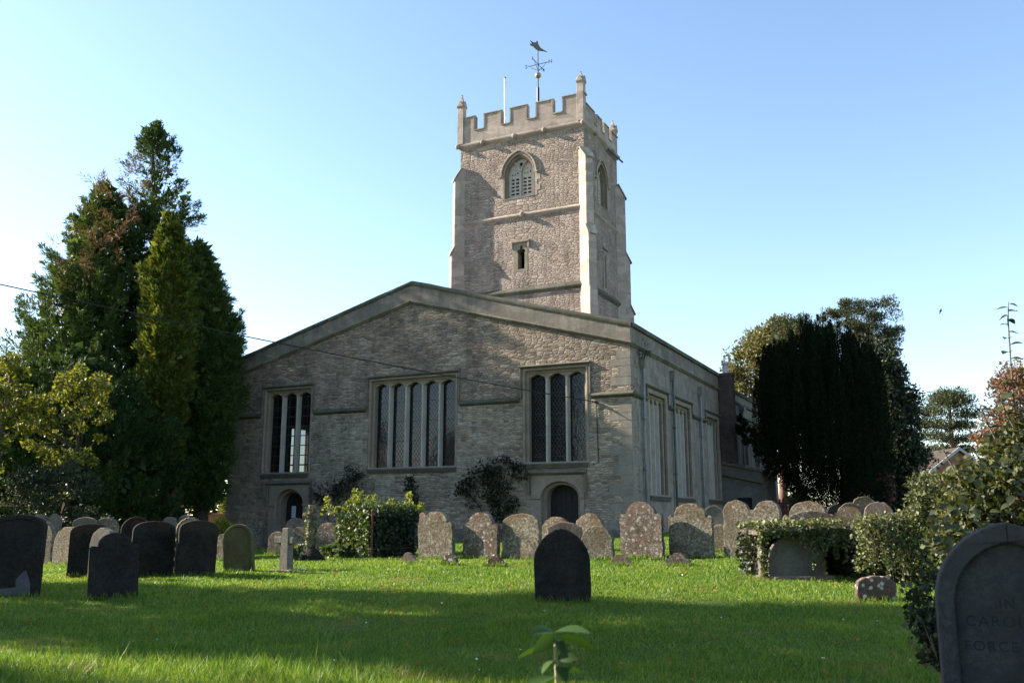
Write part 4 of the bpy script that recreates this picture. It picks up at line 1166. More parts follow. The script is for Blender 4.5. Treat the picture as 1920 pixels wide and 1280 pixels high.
def conifer(name, label, spec, Y, mat, n=500, m=90, size=.2, ratio=.38, plen=1.2, prad=.38, up=.8, flat=.85, thin=None, core=5000, r0=.28, group=None, cat='tree', limbs=26, barkm='bark', extra=None, fan=.7, foot=None, in0=.6, corez=0.0, out=.62, lumpy=.16):
    C, o, r, h = sample_shell(spec, Y, n, flat, thin, lumpy)
    z, c, rr = spec3d(spec, Y)
    fx = c[0] if foot is None else at(foot, 968, Y).x
    root = empty(name, (fx, Y, G(fx, Y)), label, cat, group)
    off = np.array([fx, Y, G(fx, Y)])
    q = np.minimum(rng.uniform(in0, 1.25, (n, 1)), rng.uniform(.9 if lumpy < .1 else .74, 1.0 if lumpy < .1 else 1.1, (n, 1)))
    axis = (o * out + np.array([0, 0, up]) + rng.normal(size=(n, 3)) * .16) * plen * rng.uniform(.6, 1.35, (n, 1)) * np.clip(r[:, None] / 1.2, .45, 1)
    base = C + o * r[:, None] * q - axis
    rad = prad * rng.uniform(.6, 1.3, n) * np.clip(r / 1.2, .4, 1)
    V = [plumes(base, axis, rad, m, size, ratio, fan)]
    if core:
        C2, o2, r2, h2 = sample_shell(spec, Y, core, flat, thin)
        P = C2 + o2 * r2[:, None] * rng.uniform(.1, .7, (core, 1)) - np.array([0, 0, corez])
        V.append(leaf_verts(P, rng.normal(size=(core, 3)), size * 1.9, .6))
    raw_mesh('crown', np.concatenate(V) - off.repeat(1), 4, mat, root)
    top = Vector((c[-1] - off[0], 0, z[-1] - off[2] - .4))
    pick = rng.choice(n, min(limbs, n), replace=False)
    trunk_limbs(root, (0, 0, -.1), top, r0, [base[k] - off for k in pick], M[barkm])
    if extra: extra(root, off)
    return root

def broadleaf(name, label, spec, Y, mat, n=160, m=120, size=.14, ratio=.6, brad=.7, flat=.85, r0=.22, group=None, cat='tree', squash=.7, barkm='bark', limbs=30, foot=None, up=0.0, q0=.25, thin=None, limb=.07):
    C, o, r, h = sample_shell(spec, Y, n, flat, thin)
    z, c, rr = spec3d(spec, Y)
    fx = c[0] if foot is None else at(foot, 968, Y).x
    off = np.array([fx, Y, G(fx, Y)])
    root = empty(name, tuple(off), label, cat, group)
    b = brad * rng.uniform(.55, 1.25, n)
    cent = C + o * np.maximum(r - b * .7, .05)[:, None] * np.sqrt(rng.uniform(q0, 1, (n, 1)))
    V = blobs(cent, np.stack([b, b, b * squash], 1), m, size, ratio, up)
    raw_mesh('crown' if cat == 'tree' else 'foliage', V - off, 4, mat, root)
    pick = rng.choice(n, min(limbs, n), replace=False)
    trunk_limbs(root, (0, 0, -.1), (c[-1] - off[0], 0, z[-1] - off[2] - .5), r0, [cent[k] - off for k in pick], M[barkm], limb=limb)
    return root

TG = 'trees round the churchyard'
broadleaf('hedge', 'tall dark hedge far behind the trunks of the left trees', [(905, -60, 428), (925, -110, 430), (985, -110, 430), (1000, -110, 428)], 58, M['dark_leaf'], 420, 60, .22, .6, .7, flat=.12, r0=.06, cat='hedge', q0=.0)
# left group
def dead_patch(root, off):
    P = []
    for px, py, s in ((235, 375, .9), (215, 420, 1.0), (190, 385, .7), (180, 475, .8), (165, 510, .7), (200, 455, .6), (245, 345, .6)):
        P.append([*at(px, py, 36.4)])
    P = np.array(P); n = 40
    base = P[rng.integers(0, len(P), n)] + rng.normal(size=(n, 3)) * np.array([.45, .4, .5])
    ax = unit(rng.normal(size=(n, 3)) * .5 + np.array([-.25, -.4, .6])) * .8
    V = plumes(base, ax, np.full(n, .22), 55, .2, .1)
    o = raw_mesh('dead_sprays', V - off, 4, M['dead'], root); o['label'] = 'dead red-brown sprays high in the crown'
conifer('cypress_tree', 'broad dark green cypress with dead brown patches, widest tree at the left', [(342, 190, 205), (370, 160, 240), (420, 108, 290), (480, 86, 310), (540, 60, 330), (620, 18, 340), (700, -10, 340), (800, -20, 330), (930, 20, 320)], 39, M['cypress_brown'], 950, 150, .19, .19, 1.25, .36, .72, fan=.42, group=TG, extra=dead_patch, r0=.4, core=9000)
conifer('cypress_tree', 'tall thin-topped cypress, the highest tree at the left, with sky showing through', [(230, 284, 302), (250, 256, 330), (272, 244, 352), (330, 228, 360), (385, 222, 386), (430, 235, 362), (480, 235, 384), (560, 245, 400), (700, 245, 400), (900, 255, 390)], 40, M['cypress'], 560, 110, .18, .19, 1.0, .3, .6, fan=.45, thin=[(225, 1.6), (270, 1.5), (295, .4), (375, .4), (400, 1), (900, 1)], group=TG, core=1800, r0=.28, limbs=150)
conifer('golden_cypress', 'golden yellow-green cypress in front of the dark ones at the left', [(404, 312, 324), (432, 297, 345), (480, 274, 358), (540, 267, 368), (620, 263, 374), (700, 264, 368), (780, 274, 350), (850, 290, 342), (915, 305, 340)], 36, M['golden'], 900, 130, .17, .2, .95, .28, .7, fan=.42, group=TG, core=5000, r0=.26)
conifer('cypress_tree', 'dark pointed cypress close to the left corner of the church', [(456, 366, 378), (490, 350, 410), (540, 338, 428), (600, 326, 455), (650, 318, 464), (720, 312, 456), (800, 308, 446), (880, 312, 436), (930, 330, 425)], 38, M['cypress_brown'], 1000, 140, .19, .19, 1.05, .32, .68, fan=.42, group=TG, core=6000, r0=.28)
conifer('yew_tree', 'spreading dark yew at the foot of the left trees, behind the gravestones', [(650, 132, 146), (680, 40, 215), (705, -90, 270), (760, -110, 300), (820, -110, 330), (890, -110, 345), (960, -110, 330), (1010, -110, 320)], 34, M['cypress'], 800, 140, .16, .2, 1.0, .32, .85, fan=.42, group=TG, core=7000, r0=.3)
broadleaf('small_tree', 'small yellow-green tree with a thin leaning trunk before the dark trees at the left', [(688, 150, 200), (715, 85, 212), (750, 70, 216), (790, 25, 212), (820, 12, 190), (860, 80, 190), (905, 60, 180), (930, 60, 150)], 28, M['autumn'], 92, 75, .095, .75, .24, group=TG, r0=.055, barkm='bark', limb=.045, limbs=45, thin=[(680, .8), (720, 1.4), (800, 1.2), (840, .5), (930, .25)])
broadleaf('small_tree', 'yellow-green bush-like tree cut by the left edge of the picture', [(672, 0, 50), (700, -40, 55), (760, -60, 52), (820, -60, 20), (900, -60, 10)], 27, M['autumn'], 75, 75, .095, .75, .24, group=TG, r0=.06, barkm='twig', thin=[(670, 1.0), (780, 1.0), (830, .3), (900, .2)])
broadleaf('dark_bush', 'dark twiggy bush under the small yellow-green tree at the left', [(868, 70, 150), (895, 20, 190), (930, -10, 215), (985, -10, 215), (1015, 0, 210)], 26.6, M['dark_leaf'], 120, 70, .09, .55, .3, group=None, r0=.03, cat='shrub', flat=.4)
# right group
def column_yew(label, spec, Y, n, m, size, rc0):
    """a dense upright yew: tight vertical columns, each ending in its own tip on the dome"""
    z, c, r = spec3d(spec, Y)
    fx = c[0]; off = np.array([fx, Y, G(fx, Y)])
    root = empty('yew_tree', tuple(off), label, 'tree', TG)
    k = int(np.argmax(r)); rmax = r[k]
    V = []
    for i in range(n):
        rho = math.sqrt((i + .5) / n) * .93; th = i * 2.39996 + random.uniform(-.25, .25)
        R_ = rho * (rmax - rc0 * .9)
        zt = float(np.interp(-R_, -r[k:], z[k:])) if R_ > r[-1] else z[-1]
        zb = float(np.interp(R_, r[:k + 1], z[:k + 1])) if R_ > r[0] else z[0]
        zt += random.uniform(-.45, .5); zb = min(zb, zt - 1.2) - .1
        if (rho < .4 and math.cos(th) > -.7) or (math.cos(th) > -.05 and rho < .85): zb = off[2] + .4
        cx_ = np.interp((zt + zb) / 2, z, c) + R_ * math.cos(th); cy_ = Y + R_ * math.sin(th)
        rc = rc0 * random.uniform(.8, 1.25)
        t = rng.uniform(0, 1, m) ** .75; q = rng.uniform(0, 2 * np.pi, m)
        rad = rc * np.clip(1 - t ** 2.5, 0, 1) ** .8 * (.75 + .25 * np.minimum(1, t * 4)) * (1 + .15 * np.sin(3 * q + 9 * t)) * np.sqrt(rng.uniform(.55, 1, m))
        P = np.stack([cx_ + rad * np.cos(q), cy_ + rad * np.sin(q), zb + (zt - zb) * t], 1)
        D = np.stack([np.cos(q) * .45, np.sin(q) * .45, np.full(m, .85)], 1) + rng.normal(size=(m, 3)) * .22
        V.append(leaf_verts(P, D, size, .34))
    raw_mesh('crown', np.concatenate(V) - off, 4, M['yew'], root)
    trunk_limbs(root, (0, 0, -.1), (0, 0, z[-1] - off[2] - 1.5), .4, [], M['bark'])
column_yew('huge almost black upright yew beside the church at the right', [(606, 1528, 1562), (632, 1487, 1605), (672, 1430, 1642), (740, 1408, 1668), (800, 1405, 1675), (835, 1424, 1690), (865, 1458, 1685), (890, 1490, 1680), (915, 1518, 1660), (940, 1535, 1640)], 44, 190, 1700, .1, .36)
conifer('yew_sapling', 'low dark yew bough leaning over the vestry roof', [(780, 1378, 1392), (800, 1376, 1410), (830, 1395, 1440), (860, 1425, 1460), (885, 1440, 1470)], 43, M['yew'], 70, 70, .12, .34, .6, .2, .3, group=None, core=100, r0=.012, limbs=4, foot=1470, cat='shrub')
def puffs(name, label, Y, groups, mat, foot, topy, r0, m, size, r):
    fx = at(foot, 968, Y).x; off = np.array([fx, Y, G(fx, Y)])
    root = empty(name, tuple(off), label, 'tree', TG)
    cents = []
    for n, xa, xb, ya, yb in groups:
        for _ in range(n):
            c = at(random.uniform(xa, xb), random.uniform(ya, yb), Y); c.y += random.uniform(-1.8, 1.8); cents.append([*c])
    cents = np.array(cents); k = len(cents)
    rr = r * rng.uniform(.6, 1.25, k)
    raw_mesh('crown', blobs(cents, np.stack([rr, rr, rr * .75], 1), m, size, .25, .7) - off, 4, mat, root)
    trunk_limbs(root, (0, 0, 0), Vector(at(foot + 20, topy, Y)) - Vector(off), r0, [c - off for c in cents[::2]], M['bark_red'], limb=.12)
puffs('pine_tree', 'big pine with clumped tufts of needles above the black yew', 55, [(16, 1545, 1615, 572, 605), (14, 1615, 1660, 575, 610), (26, 1540, 1650, 605, 650), (16, 1600, 1675, 630, 680), (8, 1650, 1680, 620, 640), (14, 1440, 1500, 605, 630), (12, 1480, 1550, 615, 650), (22, 1590, 1655, 670, 730)], M['pine'], 1590, 600, .4, 240, .17, .5)
broadleaf('pale_tree', 'pale yellow-green tree behind the church roof at the right', [(606, 1440, 1490), (625, 1400, 1520), (655, 1362, 1530), (695, 1342, 1540), (750, 1346, 1560), (800, 1370, 1555)], 60, M['pale_tree'], 220, 170, .2, .6, .9, group=TG, r0=.27, foot=1467, barkm='bark_red')
broadleaf('dark_tree', 'dark broadleaf tree in shade right of the black yew', [(650, 1610, 1680), (700, 1590, 1700), (745, 1590, 1722), (800, 1590, 1732), (860, 1600, 1740), (920, 1610, 1736), (975, 1630, 1728)], 48, M['dark_leaf'], 260, 170, .17, .6, .8, group=TG, r0=.3)
def tiers(name, label, Y, rows, mat, foot, topy, r0):
    fx = at(foot, 968, Y).x; off = np.array([fx, Y, G(fx, Y)])
    root = empty(name, tuple(off), label, 'tree', TG)
    cents = []; rads = []
    for py, xl, xr, hgt in rows:
        n = max(6, int((xr - xl) / 4))
        for k in range(n):
            cents.append([*at(random.uniform(xl, xr), py + random.uniform(-hgt, hgt) * .6, Y)]); cents[-1][1] += random.uniform(-1.6, 1.6)
            rads.append([hgt * .16, hgt * .16, hgt * .06])
    V = blobs(np.array(cents), np.array(rads), 170, .26, .3, .8)
    raw_mesh('crown', V - off, 4, mat, root)
    trunk_limbs(root, (0, 0, 0), Vector(at(foot, topy, Y)) - Vector(off), r0, [np.array(c) - off for c in cents[::3]], M['bark_red'], limb=.12)
tiers('cedar_tree', 'distant flat-topped pine with open layered branches between the dark tree and the red one', 82, [(744, 1752, 1802, 9), (756, 1740, 1815, 9), (772, 1732, 1760, 8), (778, 1792, 1822, 7), (797, 1732, 1765, 8), (800, 1790, 1822, 7), (820, 1738, 1760, 8), (824, 1790, 1820, 7), (846, 1735, 1765, 8), (842, 1790, 1822, 6)], M['pine'], 1783, 742, .32)
broadleaf('beech_tree', 'reddish autumn tree behind the climbing shrub at the right edge', [(680, 1885, 1915), (705, 1862, 1945), (750, 1842, 1980), (800, 1830, 2000), (860, 1818, 2010), (930, 1815, 2010), (985, 1830, 2000)], 50, M['red_leaf'], 230, 150, .16, .6, .75, group=TG, r0=.25)
broadleaf('light_shrub', 'light green shrub lit by the sun behind the picket fence', [(886, 1470, 1490), (905, 1468, 1508), (930, 1472, 1522), (955, 1480, 1520)], 56, M['light_shrub'], 40, 90, .16, .6, .4, r0=.05, cat='shrub')
broadleaf('blossom_shrub', 'small pink flowering shrub at the foot of the dark tree', [(880, 1656, 1666), (900, 1645, 1676), (925, 1648, 1684), (945, 1650, 1680)], 43, M['pink'], 26, 45, .1, .8, .3, r0=.03, cat='shrub')
broadleaf('box_hedge', 'low clipped bright green hedge behind the olive gravestone', [(980, 398, 428), (990, 394, 436), (1012, 394, 436), (1020, 396, 434)], 31, M['box'], 60, 70, .07, .6, .2, r0=.03, cat='hedge')
broadleaf('holly_bush', 'rounded sunlit bush beyond the left corner of the church', [(938, 418, 432), (950, 410, 440), (965, 408, 442), (985, 410, 440)], 50, M['light_shrub'], 30, 60, .14, .6, .35, r0=.04, cat='shrub')
broadleaf('hedge', 'small green clipped bush in front of the picket fence', [(944, 1486, 1500), (952, 1482, 1506), (964, 1482, 1506), (975, 1484, 1504)], 46, M['light_shrub'], 24, 60, .1, .6, .25, r0=.03, cat='shrub')
# trees just outside the picture on the left: they throw the bands of shade over the lawn
for lb, Y, x, w_, h_ in (('tall broad tree beyond the left edge shading the lawn', 15.7, -20.0, 1.75, 16.0), ('narrower tree beyond the left edge, farther back than the broad one', 18.5, -20.0, .85, 14.5), ('smaller tree beyond the left edge nearest the camera', 9.9, -16.5, 1.7, 13.0),
                       ('unseen tree added behind the camera to dim the sky, leftmost of three', -8.0, -8.0, 3.0, 9.0), ('unseen tree added right behind the camera to dim the sky, middle of three', -9.0, .5, 3.2, 10.0), ('unseen tree added behind the camera to dim the sky, rightmost of three', -7.0, 9.0, 3.0, 9.0)):  # unseen trees added behind the camera to hold sky light off the stones
    z = np.array([.8, 1.6, 3, h_ - 3, h_ - 1, h_]); rr = np.array([w_ * .5, w_ * .7, w_, w_, w_ * .6, .4])
    n = int(190 * w_)
    hh_ = rng.uniform(.8, h_, n); th = rng.uniform(0, 2 * np.pi, n); r_ = np.interp(hh_, z, rr) * np.sqrt(rng.uniform(0, 1, n))
    cent = np.stack([r_ * np.cos(th), r_ * np.sin(th), hh_], 1)
    root = empty('shade_tree', (x, Y, G(x, Y)), lb, 'tree', TG)
    raw_mesh('crown', blobs(cent, np.full((n, 3), .62), 90, .2, .65), 4, M['light_shrub'], root)
    trunk_limbs(root, (0, 0, -.1), (0, 0, h_ - .8), .2, cent[:30], M['bark'])

# ------------------------------------------------------------------ climbers on the church front
def fw(px, py, off=.25):
    a, b = ab(px, py)
    ey = (math.sin(-YAW), math.cos(-YAW))
    t = (KX * ey[0] + KY * ey[1] - off) / (a * ey[0] + ey[1])
    return Vector((a * t, t, EYE + b * t))
def wall_climber(label, pts, stems, mat, m=48, size=.1):
    foot = fw(*stems[0][0])
    foot.z = G(foot.x, foot.y)
    root = empty('climbing_rose', foot, label, 'climber', 'climbing plants on the church wall')
    C = np.array([[*fw(x, y, random.uniform(.12, .4))] for x, y, r in pts]); Rr = np.array([[r * .028, r * .015, r * .028] for x, y, r in pts])
    raw_mesh('foliage', blobs(C, Rr, m, size, .6) - np.array(foot), 4, mat, root)
    mb = MB()
    for st in stems: mb.tube([fw(x, y, .12) - foot for x, y in st], [.025] * (len(st) - 1) + [.01], 6)
    mb.build('stem', M['bark'], root)
def scatter(n, x0, x1, y0, y1, r): return [(random.uniform(x0, x1), random.uniform(y0, y1), r * random.uniform(.6, 1.3)) for _ in range(n)]
wall_climber('dark climbing rose spread between the middle window and the right door', scatter(22, 872, 965, 885, 948, 14) + scatter(10, 900, 950, 862, 890, 9) + scatter(6, 856, 880, 895, 925, 9) + scatter(5, 955, 982, 870, 890, 7) + scatter(6, 930, 960, 940, 985, 7), [[(928, 1010), (925, 960), (905, 900)], [(940, 1010), (945, 950), (965, 880)], [(922, 1010), (900, 950), (862, 905)]], M['rose'], 60)
wall_climber('dark climber right of the left church door, above the ivy tomb', scatter(14, 622, 675, 893, 950, 11) + scatter(5, 652, 678, 880, 900, 7) + scatter(5, 586, 606, 905, 945, 8), [[(640, 1015), (645, 950), (660, 890)], [(632, 1015), (610, 960), (598, 915)]], M['rose'])
wall_climber('narrow dark climber under the middle church window', scatter(9, 758, 784, 900, 955, 8) + scatter(2, 765, 775, 892, 900, 5), [[(768, 1015), (770, 960), (772, 900)]], M['rose'])
bp = fw(1192, 655, -.4)
cb = np.array([[*(bp + Vector((random.uniform(-.1, .15), random.uniform(0, .5), random.uniform(-.25, .25))))] for _ in range(7)])
root = empty('wall_weed', bp, 'small weed sprouting from the parapet at the church corner', 'plant')
raw_mesh('foliage', blobs(cb + np.array([.35, .0, .0]), np.full((7, 3), .14), 30, .08, .4) - np.array(bp), 4, M['dark_leaf'], root)

# ------------------------------------------------------------------ ivy-covered tomb
p = gp(700, 1048)
tomb = empty('ivy_tomb', p + Vector((0, .7, 0)), 'tomb smothered in bright ivy with rusty rails, left of the middle', 'tomb', rz=R(-45))
TW, TD, TH = 1.32, 1.32, at(700, 962, p.y).z - p.z
mb = MB(); mb.box(-TW / 2, TW / 2, -TD / 2, TD / 2, -.1, TH); mb.build('chest', M['dark'], tomb, bevel=.03)
for x, y in ((-TW / 2 - .06, -TD / 2 - .08), (TW / 2 + .08, -TD / 2 - .08), (TW / 2 + .08, TD / 2 + .06), (-TW / 2 - .06, TD / 2 + .06)):
    mb = MB(); mb.tube([(x, y, -.1), (x, y, TH + .04)], .024, 6); mb.lathe((x, y, TH + .03), [(.03, 0), (.035, .03), (.001, .08)], 8); mb.build('rail_post', M['rust'], tomb)
q = [(-TW / 2 - .06, -TD / 2 - .08), (TW / 2 + .08, -TD / 2 - .08), (TW / 2 + .08, TD / 2 + .06)]
for i in range(2):
    for zz in (.25, TH - .05): mb = MB(); mb.tube([(*q[i], zz), (*q[i + 1], zz)], .014, 6); mb.build('rail', M['rust'], tomb)
def face_leaves(n, fn, out, size, mat, name, parent, down=.6, spread=.07):
    P = np.array([fn(random.random(), random.random()) for _ in range(n)])
    o = np.array(out)
    P = P + o * rng.uniform(0, spread * 2, (n, 1)) + rng.normal(size=(n, 3)) * spread * .5
    D = rng.normal(size=(n, 3)) * .55 + o * .5 + np.array([0, 0, -down])
    return leaf_verts(P, D, size, .85)
V = [face_leaves(4800, lambda u, v: (-TW / 2 + u * TW, -TD / 2, TH * v), (0, -1, .15), .07, None, '', None),
     face_leaves(1500, lambda u, v: (-TW / 2, -TD / 2 + u * TD, TH * v), (-1, 0, .2), .07, None, '', None),
     face_leaves(900, lambda u, v: (-TW / 2 - .15 + u * .8, -TD / 2 - .1 - .2 * random.random(), .28 * v), (0, -1, .3), .1, None, '', None),
     face_leaves(2600, lambda u, v: (-TW / 2 + u * TW, -TD / 2 + v * TD, TH), (0, 0, 1), .07, None, '', None, 0, .1)]
raw_mesh('ivy', np.concatenate(V), 4, M['ivy'], tomb)
raw_mesh('shade_side_ivy',face_leaves(2400, lambda u, v: (TW / 2, -TD / 2 + u * TD, TH * (1 - .97 * v * v)), (1, 0, .15), .065, None, '', None), 4, M['dark_leaf'], tomb)  # darker leaf colour paints shade on the face turned from the sun
sh = []
for px, hgt in ((622, 930), (632, 950), (645, 945), (658, 925), (668, 916), (678, 920), (690, 930), (702, 928), (714, 952), (726, 945), (737, 935), (745, 950), (757, 945), (763, 920), (774, 955), (786, 942), (652, 938), (672, 935), (685, 940), (660, 945)):
    b0 = Vector(at(px, 962, p.y + .7)) - Vector(p) - Vector((0, .7, 0))
    v = Matrix.Rotation(R(45), 3, 'Z') @ Vector((b0.x, random.uniform(-.35, .25), b0.z))
    sh.append((v.x, v.y, v.z - .05, at(px, hgt, p.y + .7).z - p.z - v.z + .03))
sh = np.array(sh)
raw_mesh('ivy_shoots', plumes(sh[:, :3], np.stack([rng.normal(size=len(sh)) * .04, rng.normal(size=len(sh)) * .04, sh[:, 3]], 1), np.clip(sh[:, 3] * .45, .09, .2), 150, .06, .8, .9), 4, M['ivy_tip'], tomb)
iv = [face_leaves(420, lambda u, v: (.11 * math.cos(6.3 * u) * (1.1), .11 * math.sin(6.3 * u), .3 + v * (hc - .35)), (0, 0, .1), .06, None, '', None, .2, .02)]
iv.append(face_leaves(700, lambda u, v: (-.1 - .38 * u + .12 * v, -.24 - .1 * random.random(), .02 + .38 * v * (1 - .5 * u)), (-.4, -.6, .3), .07, None, '', None, .3, .05))
raw_mesh('ivy', np.concatenate(iv), 4, M['ivy'], c2)

# ------------------------------------------------------------------ table tomb with creeper and the hanging cotoneaster
p = gp(1492, 1086)
tt = empty('table_tomb', p, 'table tomb with a leaning pale arched panel under a creeper-covered slab', 'tomb', rz=R(3))
s_ = p.y / FPX
H1 = at(1492, 992, p.y).z - p.z
def loc(px, py, d=0): 
    q = at(px, py, p.y) - p
    return q.x, q.z
mb = MB(); mb.box(-.48, 1.2, .42, 1.0, -.1, H1 - .1); mb.build('chest', M['dark'], tt, bevel=.02)
V = [face_leaves(2200, lambda u, v: (-.52 + 1.75 * u, .3 + .06 * v, (H1 - .06) * v), (0, -1, 0), .06, None, '', None, .3, .05), face_leaves(500, lambda u, v: (-.54, .3 + .7 * u, (H1 - .08) * v), (-1, 0, 0), .06, None, '', None, .3, .05)]
raw_mesh('dark_creeper', np.concatenate(V), 4, M['dark_leaf'], tt)
mb = MB(); mb.loft([[(-.6, -.1, z), (.72, -.12, z + .06), (.8, 1.1, z + .06), (-.56, 1.1, z)] for z in (H1 - .1, H1 - .02)]); mb.build('lid', M['brownstone'], tt, bevel=.015)
hwp = .475; hp = at(1495, 1001, p.y).z - p.z
mb = MB(); mb.plate(lambda u, z, d: (u + .03 + z * .04, .08 + z * .13 - d, z), [(-hwp, -.05)] + arch(-hwp, hwp, hp * .45, hp, 'tudor', 10) + [(hwp, -.05)], [], 0, .1)
mb.build('arched_panel', M['greystone'], tt, bevel=.012)
mb = MB(); mb.box(-.54, -.46, .1, .26, 0, .55); mb.box(-.57, -.44, .06, .3, 0, .06); mb.build('pilaster', M['greystone'], tt, bevel=.01)
mb = MB(); mb.loft([[(-.42, -.22, z), (.6, -.16, z + .02), (.6, .02, z + .02), (-.42, 0, z)] for z in (-.05, .05)]); mb.build('kerb', M['pinkstone'], tt, bevel=.01)
V = [face_leaves(2200, lambda u, v: (-.64 + 1.5 * u, -.16 + 1.25 * v, H1 + .02 + .05 * u), (0, 0, 1), .055, None, '', None, -.1, .03),
     face_leaves(420, lambda u, v: (-.6 + .1 * u + .06 * v, -.08 + .1 * random.random(), H1 * (1 - v)), (-.4, -.8, 0), .055, None, '', None, .6, .03),
     face_leaves(700, lambda u, v: (-.62 + 1.5 * u, -.15, H1 - .02 + .06 * u - .1 * v * v), (0, -1, .2), .055, None, '', None, .6, .02),
     face_leaves(500, lambda u, v: (.05 + .95 * u, -.14, H1 * (1.03 - .35 * v * v)), (0, -1, 0), .055, None, '', None, .7, .03)]
for k in range(7):
    x0 = .25 + .09 * k + random.uniform(-.03, .03); L = random.uniform(.25, .85)
    V.append(face_leaves(90, lambda u, v, x0=x0, L=L: (x0 - .15 * v * (k % 2) + .015 * u, -.16 - .05 * v, H1 - L * v), (0, -1, 0), .05, None, '', None, .6, .02))
raw_mesh('creeper', np.concatenate(V), 4, M['coton'], tt)

Yc = 14.6
cx = at(1700, 968, Yc).x
cot = empty('cotoneaster', (cx, Yc, G(cx, Yc)), 'hanging cotoneaster with red berries cascading beside the table tomb', 'shrub')
off = np.array([cx, Yc, G(cx, Yc)])
V = []; mb = MB()
def strand(pts, n, w=.035, size=.05):
    P = np.array(pts, float); seg = np.linspace(0, 1, len(P)); t = rng.uniform(0, 1, n)
    Q = np.stack([np.interp(t, seg, P[:, k]) for k in range(3)], 1) + rng.normal(size=(n, 3)) * w
    D = rng.normal(size=(n, 3)) + np.array([0, -.3, -.2])
    V.append(leaf_verts(Q, D, size, .7))
for k in range(150):
    px = random.uniform(1602, 1790); ty = np.interp(px, [1600, 1640, 1700, 1750, 1800], [978, 970, 960, 900, 885]) + random.uniform(-6, 16)
    d = random.uniform(-.5, .7)
    top = at(px, ty, Yc + d); L = random.uniform(.25, 1.0) * (top.z - off[2] - .03)
    sx = random.uniform(-.22, .05)
    pts = [top + Vector((.22, .35, -.12)), top, top + Vector((sx * .5, -.16, -.25 * L)), top + Vector((sx, -.24, -L))]
    strand(pts, int(55 + 60 * L))
    if k % 2 == 0: mb.tube([q - Vector(off) for q in pts], .006, 4)
for k in range(60):                                     # arching twigs reaching left at the top
    a = at(random.uniform(1725, 1800), random.uniform(895, 962), Yc + random.uniform(-.4, .5))
    L = random.uniform(.2, .42)
    pts = [a, a + Vector((-L * .5, -.1, .06)), a + Vector((-L, -.2, -.06 - random.uniform(0, .12)))]
    strand(pts, 60, .025)
    mb.tube([q - Vector(off) for q in pts], .005, 4)
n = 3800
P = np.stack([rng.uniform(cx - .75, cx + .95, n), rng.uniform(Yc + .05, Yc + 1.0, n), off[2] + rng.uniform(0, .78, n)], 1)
raw_mesh('inner_foliage', leaf_verts(P, rng.normal(size=(n, 3)), .07, .7) - off, 4, M['dark_leaf'], cot)  # darker leaf colour painted in for the shade inside the bush
raw_mesh('foliage', np.concatenate(V) - off, 4, M['coton'], cot)
mb.build('stem', M['bark'], cot)

# ------------------------------------------------------------------ near climber at the right edge with its tall shoot
def big_leaf(mb, base, d, n, L, W, droop=.25):
    """an ovate leaf folded along its midrib"""
    d = Vector(d).normalized(); n = Vector(n); s = d.cross(n).normalized(); n = s.cross(d).normalized()
    rows = []
    for t, wd in ((0, .04), (.15, .55), (.35, .95), (.55, 1.0), (.75, .72), (.9, .35), (1, .02)):
        c = Vector(base) + d * L * t - n * droop * L * t * t
        rows.append([c - s * W * .5 * wd + n * W * .18 * wd, c, c + s * W * .5 * wd + n * W * .18 * wd])
    mb.loft(rows, cap=False, closed=False)
Yb = 6.6
broad_spec = [(752, 1900, 1940), (785, 1885, 1990), (830, 1850, 2030), (870, 1800, 2050), (905, 1765, 2050), (960, 1755, 2050), (1020, 1752, 2050), (1090, 1765, 2050), (1250, 1790, 2050), (1340, 1820, 2040)]
cl = broadleaf('climbing_shrub', 'tangled green climbing shrub with a tall leafy shoot at the right edge', broad_spec, Yb, M['shrub'], 270, 105, .042, .72, .17, r0=.03, cat='shrub', limbs=60, barkm='twig', limb=.02, flat=.7, q0=.3, thin=[(740, .25), (830, .4), (920, .9), (1340, 1)])
cpos = Vector(cl.location)
mb = MB(); st = []
def shoot(pts, nl, L, W):
    pts = [at(x, y, Yb - .1) - cpos for x, y in pts]
    st.append((pts, [.006] * (len(pts) - 1) + [.002]))
    for k in range(nl):
        t = (k + .5) / nl * (len(pts) - 1); i = min(int(t), len(pts) - 2)
        b = pts[i].lerp(pts[i + 1], t - i)
        sd = (-1) ** k
        d = Vector((sd * random.uniform(.6, 1), random.uniform(-.8, .4), random.uniform(-.35, .25)))
        q = random.uniform(.75, 1.15) * (1.15 - .45 * (k / nl))
        big_leaf(mb, b, d, Vector((0, random.uniform(-.6, .2), 1)), L * q, W * q)
shoot([(1905, 780), (1898, 720), (1894, 660), (1890, 600), (1891, 566)], 19, .1, .07)
shoot([(1870, 830), (1845, 780), (1836, 755)], 9, .085, .065)
shoot([(1800, 900), (1775, 855), (1762, 830)], 8, .08, .06)
shoot([(1900, 800), (1880, 760), (1872, 742)], 8, .08, .06)
shoot([(1915, 790), (1912, 750), (1908, 705)], 9, .09, .065)
shoot([(1860, 900), (1830, 850), (1815, 838)], 8, .08, .06)
for _ in range(70):
    x = random.uniform(1750, 1915); y = random.uniform(max(800, 1010 - (x - 1730) * 1.4), 1040)
    b = at(x, y, Yb - .85 + random.uniform(-.2, .3)) - cpos
    big_leaf(mb, b, (random.uniform(-1, 1), random.uniform(-1, .2), random.uniform(-.5, .4)), (random.uniform(-.3, .3), -.5, 1), .07, .05)
mb.build('large_leaves', M['shrub'], cl, smooth=True)
mb = MB()
for pts, rad in st: mb.tube(pts, rad, 5)
mb.build('shoot_stem', M['twig'], cl)
